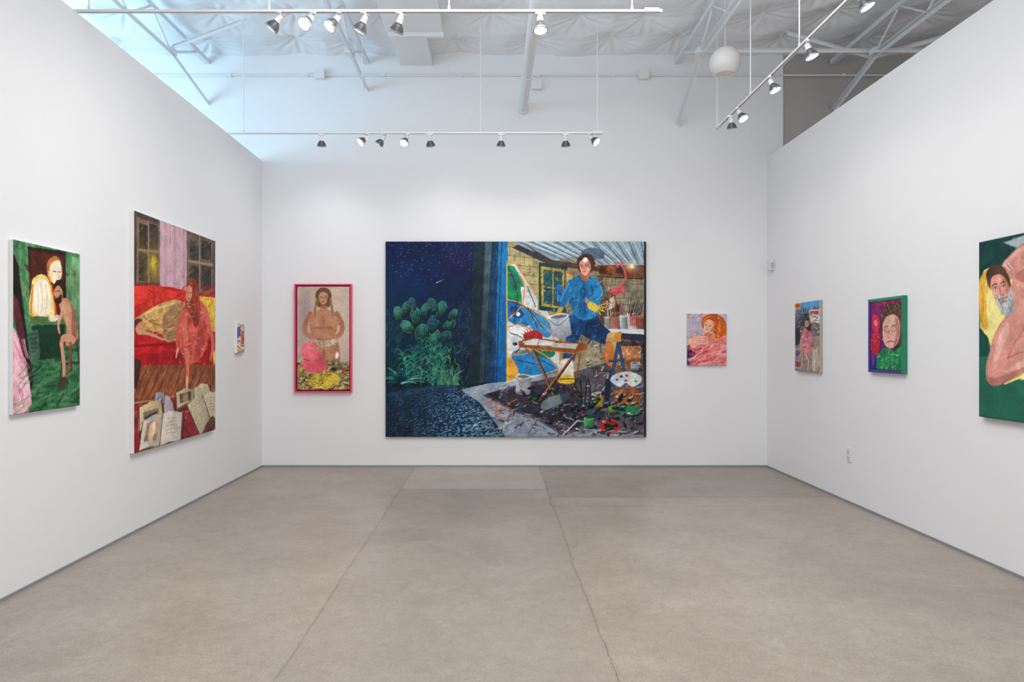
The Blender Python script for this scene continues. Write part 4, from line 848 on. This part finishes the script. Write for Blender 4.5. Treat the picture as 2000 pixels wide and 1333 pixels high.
def R1(c):
    rs=c.rs
    c.f([(1545,580),(1610,580),(1610,740),(1545,740)],(120,110,110),n=.15)
    c.f([(1550,586),(1604,584),(1604,612),(1550,614)],(96,156,204),n=.06); c.d((1558,602,1600,614),60,[(50,80,54),(34,60,44),(80,100,64)],7,2.4,-80,20); c.f([(1552,592),(1563,590),(1563,604),(1552,606)],(232,160,60)); c.f([(1553,595),(1562,594),(1562,600),(1553,601)],(206,50,50)); c.l([(1557,604),(1557,640)],(90,90,96),1.4)
    c.f([(1580,606),(1600,604),(1600,632),(1582,630)],(222,218,212)); c.f([(1582,608),(1599,607),(1599,614),(1583,615)],(190,60,60)); c.f([(1552,614),(1580,612),(1580,636),(1552,640)],(60,68,84),n=.2); c.d((1552,612,1602,658),120,[(56,66,82),(190,190,196),(126,60,60),(80,100,130),(34,36,46),(160,140,116)],6,2,-20,50,.75)
    c.f([(1552,658),(1604,656),(1604,732),(1552,728)],(150,140,136),n=.12); c.d((1552,660,1602,728),60,[(176,166,160),(120,110,110),(80,78,84)],9,2,-20,30,.5)
    c.f([(1552,640),(1562,640),(1564,672),(1553,676)],(40,44,56)); c.e(1558,690,4,6,(110,70,110)); c.f([(1553,706),(1564,708),(1562,718),(1553,716)],(150,66,64))
    c.f([(1567,648),(1574,640),(1583,644),(1587,666),(1585,688),(1570,690),(1565,670)],(196,112,126),sm=1)
    c.l([(1569,654),(1563,672),(1567,690),(1566,716)],(210,148,120),5,3,sm=1); c.l([(1580,682),(1572,690),(1579,706),(1577,722)],(216,158,130),6,3.4,sm=1); c.d((1568,648,1583,684),22,[(236,190,190),(160,60,90),(110,66,116),(226,216,206)],5,1.6,0,80,.8)
    c.f([(1571,638),(1571,628),(1577,623),(1583,630),(1583,648)],(64,38,34),sm=1); face(c,1576,633,6.5,(210,156,132),(60,36,30),tn=-.4)
    c.f([(1587,680),(1590,672),(1597,676),(1597,690),(1600,706),(1597,724),(1588,724),(1586,704)],(196,178,158),sm=1); c.f([(1586,676),(1588,666),(1593,664),(1598,670),(1595,680),(1590,683)],(160,138,118),sm=1); c.l([(1588,668),(1586,677)],(90,70,60),2); c.l([(1591,704),(1590,724)],(222,210,192),2.4); c.e(1589,675,1,1,(30,26,26))
    c.brush(6,2,.5,.8,.14,1)
rightpanel(1552.5,1600,1.868,1.158,.036,360,71,(120,110,110),R1,M_tan,'unframed painting of person and dog on a street')
def R2(c):
    rs=c.rs
    c.f([(1690,570),(1775,570),(1775,740),(1690,740)],(140,34,96),n=.15,c2=(60,36,104)); c.d((1700,585,1760,720),90,[(170,44,110),(80,40,120),(170,44,84),(70,30,76)],16,3.4,-60,50,.6,.4)
    c.f([(1700,700),(1716,690),(1722,728),(1700,728)],(40,50,150),n=.2)
    c.f([(1702,634),(1704,620),(1710,615),(1717,622),(1718,636),(1714,648),(1706,647)],(206,50,78),sm=1,n=.12); c.f([(1702,656),(1711,650),(1719,654),(1717,684),(1707,694),(1701,680)],(196,40,66),sm=1,n=.15); c.e(1710,631,4,6,(236,124,134)); c.d((1702,650,1718,690),24,[(236,100,120),(160,24,52)],7,1.6,60,50,.7)
    c.l([(1706,690),(1705,712)],(190,44,66),2.6); c.l([(1713,690),(1714,708)],(220,76,90),2.6)
    # large tilted head with long dark hair
    c.f([(1720,650),(1722,614),(1734,597),(1750,592),(1764,600),(1764,704),(1754,706),(1746,690),(1732,640)],(78,56,46),sm=1,n=.18)
    c.d((1724,596,1763,640),66,[(130,100,76),(54,38,32),(108,80,58),(160,132,104)],18,1.8,66,24,.7,.5)
    c.f([(1724,634),(1732,619),(1747,615),(1757,628),(1758,652),(1753,670),(1743,680),(1732,678),(1725,666),(1721,656),(1724,646)],(222,172,156),sm=1,n=.08)
    c.f([(1749,620),(1757,634),(1758,656),(1750,672),(1744,678),(1750,656),(1750,640)],(168,112,106),sm=1,a=.7); c.glow(1732,658,3,5,(234,186,170),.5)
    q=math.radians(8)
    for x,y,rx in ((1731,645,4.4),(1745,643,5.2)):
        tt=np.linspace(0,6.28,14); c.l([(x+rx*math.cos(u),y+4.8*math.sin(u)) for u in tt],(90,52,58),.9,a=.7); c.e(x,y,2.3,1.2,(226,210,204),n=0); c.e(x-.4,y,1.1,1.2,(50,44,44),n=0); c.l([(x-4,y-6),(x,y-8),(x+4,y-7)],(90,62,50),1.5,sm=1,a=.8)
    c.l([(1737,646),(1733,658),(1738,660)],(178,114,106),1.4,sm=1); c.l([(1733,669),(1738,667),(1745,668)],(184,70,80),2,sm=1)
    c.l([(1723,660),(1722,634),(1729,614),(1744,600)],(70,50,42),3.4,2,sm=1); c.l([(1752,608),(1761,640),(1760,696)],(84,60,48),6,5,sm=1); c.l([(1756,612),(1762,650)],(140,110,84),1.4,sm=1)
    c.f([(1714,694),(1724,682),(1736,680),(1746,688),(1763,674),(1764,730),(1712,728),(1712,708)],(36,140,84),sm=0,n=.15); c.d((1714,686,1763,726),120,[(70,190,120),(16,90,62),(130,206,126),(26,120,90)],8,2,-40,60,.75,.5)
    for k in range(5): c.l([(1720+k*9,694),(1716+k*10,726)],(14,84,56),1.4,sm=0,a=.7)
    c.brush(7,2.4,.5,.8,.12,1)
frm=[mat('frame_green',rgb(22,136,90),.5,noise=.3,nscale=30),mat('frame_indigo',rgb(62,44,134),.5,noise=.3,nscale=30),mat('frame_emerald',rgb(24,124,96),.5,noise=.3,nscale=30)]
rightpanel(1699.5,1761.5,1.787,1.222,.03,420,81,(80,30,90),R2,M_darkedge,'portrait with round glasses in a green and indigo frame',frame=frm,ft=.024,mats=[1,2,0,1])
def R3(c):
    rs=c.rs
    c.f([(1900,300),(2500,300),(2500,1000),(1900,1000)],(14,54,54),n=.12,c2=(34,96,78)); c.d((1912,470,2100,560),30,[(20,40,50),(14,64,60)],40,8,-40,40,.4)
    c.f([(1905,700),(2500,600),(2500,900),(1905,830)],(40,104,84),n=.06); c.f([(1958,474),(2060,440),(2500,340),(2500,520),(2040,500),(1990,486)],(170,180,182),n=.06)
    c.f([(1911,556),(1922,528),(1940,520),(1990,520),(2020,640),(2300,640),(2480,760),(2200,770),(2040,750),(1992,740),(1962,752),(1950,724),(1930,660),(1914,640)],(240,228,146),sm=0,n=.05); c.f([(1911,560),(1922,532),(1934,534),(1926,590),(1930,640),(1916,636)],(230,178,68),sm=1,n=.1); c.l([(1918,560),(1920,600),(1917,630)],(196,124,48),2,sm=1); c.l([(1926,548),(1924,580)],(246,220,120),2.4)
    c.l([(1966,744),(1990,700),(2010,740)],(206,186,110),2,sm=1,a=.7)
    sk=(212,148,134); dk=(166,96,90); hl=(238,194,182)
    # continuous chest and flank running out to the right
    c.f([(1966,600),(1974,560),(1984,536),(2006,514),(2060,496),(2140,490),(2300,530),(2400,640),(2300,720),(2120,716),(2040,706),(2006,706),(1984,694),(1970,650)],sk,sm=1,n=.1)
    c.f([(1950,540),(1956,518),(1970,501),(1990,482),(2018,464),(2070,455),(2140,470),(2140,540),(2040,548),(2004,552),(1984,546),(1968,548),(1956,552)],sk,sm=1,n=.1)
    c.f([(1982,540),(2000,526),(2030,526),(2050,538),(2020,550),(1998,552)],(140,80,70),sm=1,a=.55); c.d((1990,528,2030,548),26,[(90,60,54),(150,96,84)],6,1.2,-50,40,.6); c.l([(1964,516),(1988,492),(2022,474),(2070,470)],hl,9,7,sm=1,a=.5)
    c.l([(1968,504),(1990,483),(2020,464)],dk,2,1.4,sm=1,a=.7)
    for k in range(4): c.l([(1962+k*5,536-k*4),(1952+k*5,529-k*6)],hl,3.6,2.2,a=.8); c.l([(1964+k*5,534-k*4),(1955+k*5,527-k*6)],dk,1,a=.7)
    c.f([(1984,590),(1964,618),(1946,646),(1934,680),(1926,714),(1928,742),(1940,754),(1958,750),(1982,736),(2010,722),(2060,710),(2050,676),(2020,670),(2000,640),(2004,610)],sk,sm=1,n=.08)
    c.f([(1930,738),(1940,754),(1960,750),(2010,724),(2004,716),(1966,732),(1944,738)],dk,sm=1,a=.55)
    c.l([(1966,618),(1947,646),(1935,680),(1928,714),(1930,742)],dk,2.4,2,sm=1,a=.55); c.l([(2004,616),(1998,646),(1982,670),(1968,700)],dk,3,2,sm=1,a=.65); c.l([(1968,700),(1990,690),(2020,684)],dk,2.4,1.6,sm=1,a=.6)
    c.f([(1966,630),(1950,660),(1940,700),(1946,706),(1958,680),(1972,650)],hl,sm=1,a=.5); c.f([(1960,728),(1986,710),(2010,700),(2012,708),(1988,722)],hl,sm=1,a=.5)
    c.glow(2014,590,14,22,hl,.45); c.l([(1994,566),(2020,574),(2060,566)],dk,2.6,2,sm=1,a=.45); c.l([(2006,636),(2030,642),(2070,636)],dk,3,sm=1,a=.5); c.e(2022,612,2.4,3,(176,92,90),n=0)
    q=math.radians(-15); hx,hy=1953,566
    def p(a,b): return (hx+(a*math.cos(q)-b*math.sin(q))*1.08,hy+(a*math.sin(q)+b*math.cos(q))*1.05)
    c.f([p(-15,0),p(-14,-26),p(-4,-38),p(8,-38),p(17,-26),p(19,0),p(14,30),p(2,40),p(-10,30)],(222,158,138),sm=1,n=.08); c.f([p(8,-28),p(17,-18),p(19,4),p(13,22),p(9,4)],(176,108,94),sm=1,a=.65)
    c.f([p(-17,-4),p(-18,-30),p(-8,-44),p(8,-46),p(19,-34),p(22,-8),p(18,0),p(15,-18),p(6,-28),p(-8,-26),p(-14,-14)],(80,56,46),sm=1,n=.2)
    c.f([p(-13,16),p(-5,12),p(2,16),p(12,12),p(20,2),p(20,26),p(12,46),p(1,52),p(-9,42)],(176,176,178),sm=1,n=.12)
    for _ in range(80):
        a=rs.uniform(-10,17); b=rs.uniform(16,46); c.l([p(a,b-5),p(a+rs.uniform(-2,2),b+4)],[(236,236,236),(130,130,136),(206,206,206),(100,94,96)][rs.randint(4)],1.5,.5,a=.8)
    for sx in (-7,8): c.l([p(sx-4,-10),p(sx,-12.5),p(sx+4,-11)],(72,48,42),2.2,sm=1); c.e(*p(sx,-4),3.2,1.6,(222,210,204),-13,n=0); c.e(*p(sx,-4),1.4,1.6,(50,46,54),n=0); c.l([p(sx-4,-5),p(sx,-7),p(sx+4,-5)],(76,50,46),1.1,sm=1)
    c.l([p(1,-6),p(-1,9),p(4,11)],(178,104,92),2.2,sm=1); c.l([p(-4,24),p(1,23),p(6,24)],(170,84,78),2.4); c.l([p(-7,18),p(1,16),p(10,17)],(124,114,112),2.2,sm=1)
    c.brush(10,3.0,.42,.8,.07,1)
X0r=RW-.04
rightpanel(1911,CX+X0r*F/3.05,2.094,.954,.04,240,91,(20,70,60),R3,M_darkedge,'large unframed painting of reclining bearded man on yellow blanket')
# ---------------------------------------------------------------- lights
def area(name,loc,rot,sx,sy,en,col,spread=180):
    l=bpy.data.lights.new(name,'AREA'); l.shape='RECTANGLE'; l.size=sx; l.size_y=sy; l.energy=en; l.color=col; l.spread=math.radians(spread)
    o=bpy.data.objects.new(name,l); o.location=loc; o.rotation_euler=rot; sc.collection.objects.link(o); return o
area('overhead_fill',(0.24,3.4,4.6),(math.radians(14),0,0),2.2,4.4,150*LG,(1,.985,.97),150)  # added soft fill over the room, no fixture there
area('ceiling_fill',(0.0,4.6,3.95),(math.radians(155),0,0),5.4,1.0,30,(.84,.93,1))  # added out-of-view fill that brightens the ceiling, not a fixture
area('bay_fill',(5.2,5.5,3.4),(math.radians(155),0,0),2.0,1.0,6,(1,.95,.9))  # added out-of-view fill lifting the right bay, not a fixture
area('skylight_daylight',(-5.4,5.8,3.4),(math.radians(122),0,math.radians(-68)),2.8,1.5,118,(.48,.78,1))
w=bpy.data.worlds.new('World'); sc.world=w; w.use_nodes=True
bg=w.node_tree.nodes['Background']; bg.inputs[0].default_value=(.975,.985,1,1); bg.inputs[1].default_value=1.06*LG
cam=bpy.data.cameras.new('Camera'); co=bpy.data.objects.new('Camera',cam); sc.collection.objects.link(co)
co.location=(0,0,CH); co.rotation_euler=(math.radians(90),0,0); cam.lens=24; cam.sensor_width=36; cam.shift_x=.0175; cam.shift_y=.00575; cam.clip_start=.05
sc.camera=co
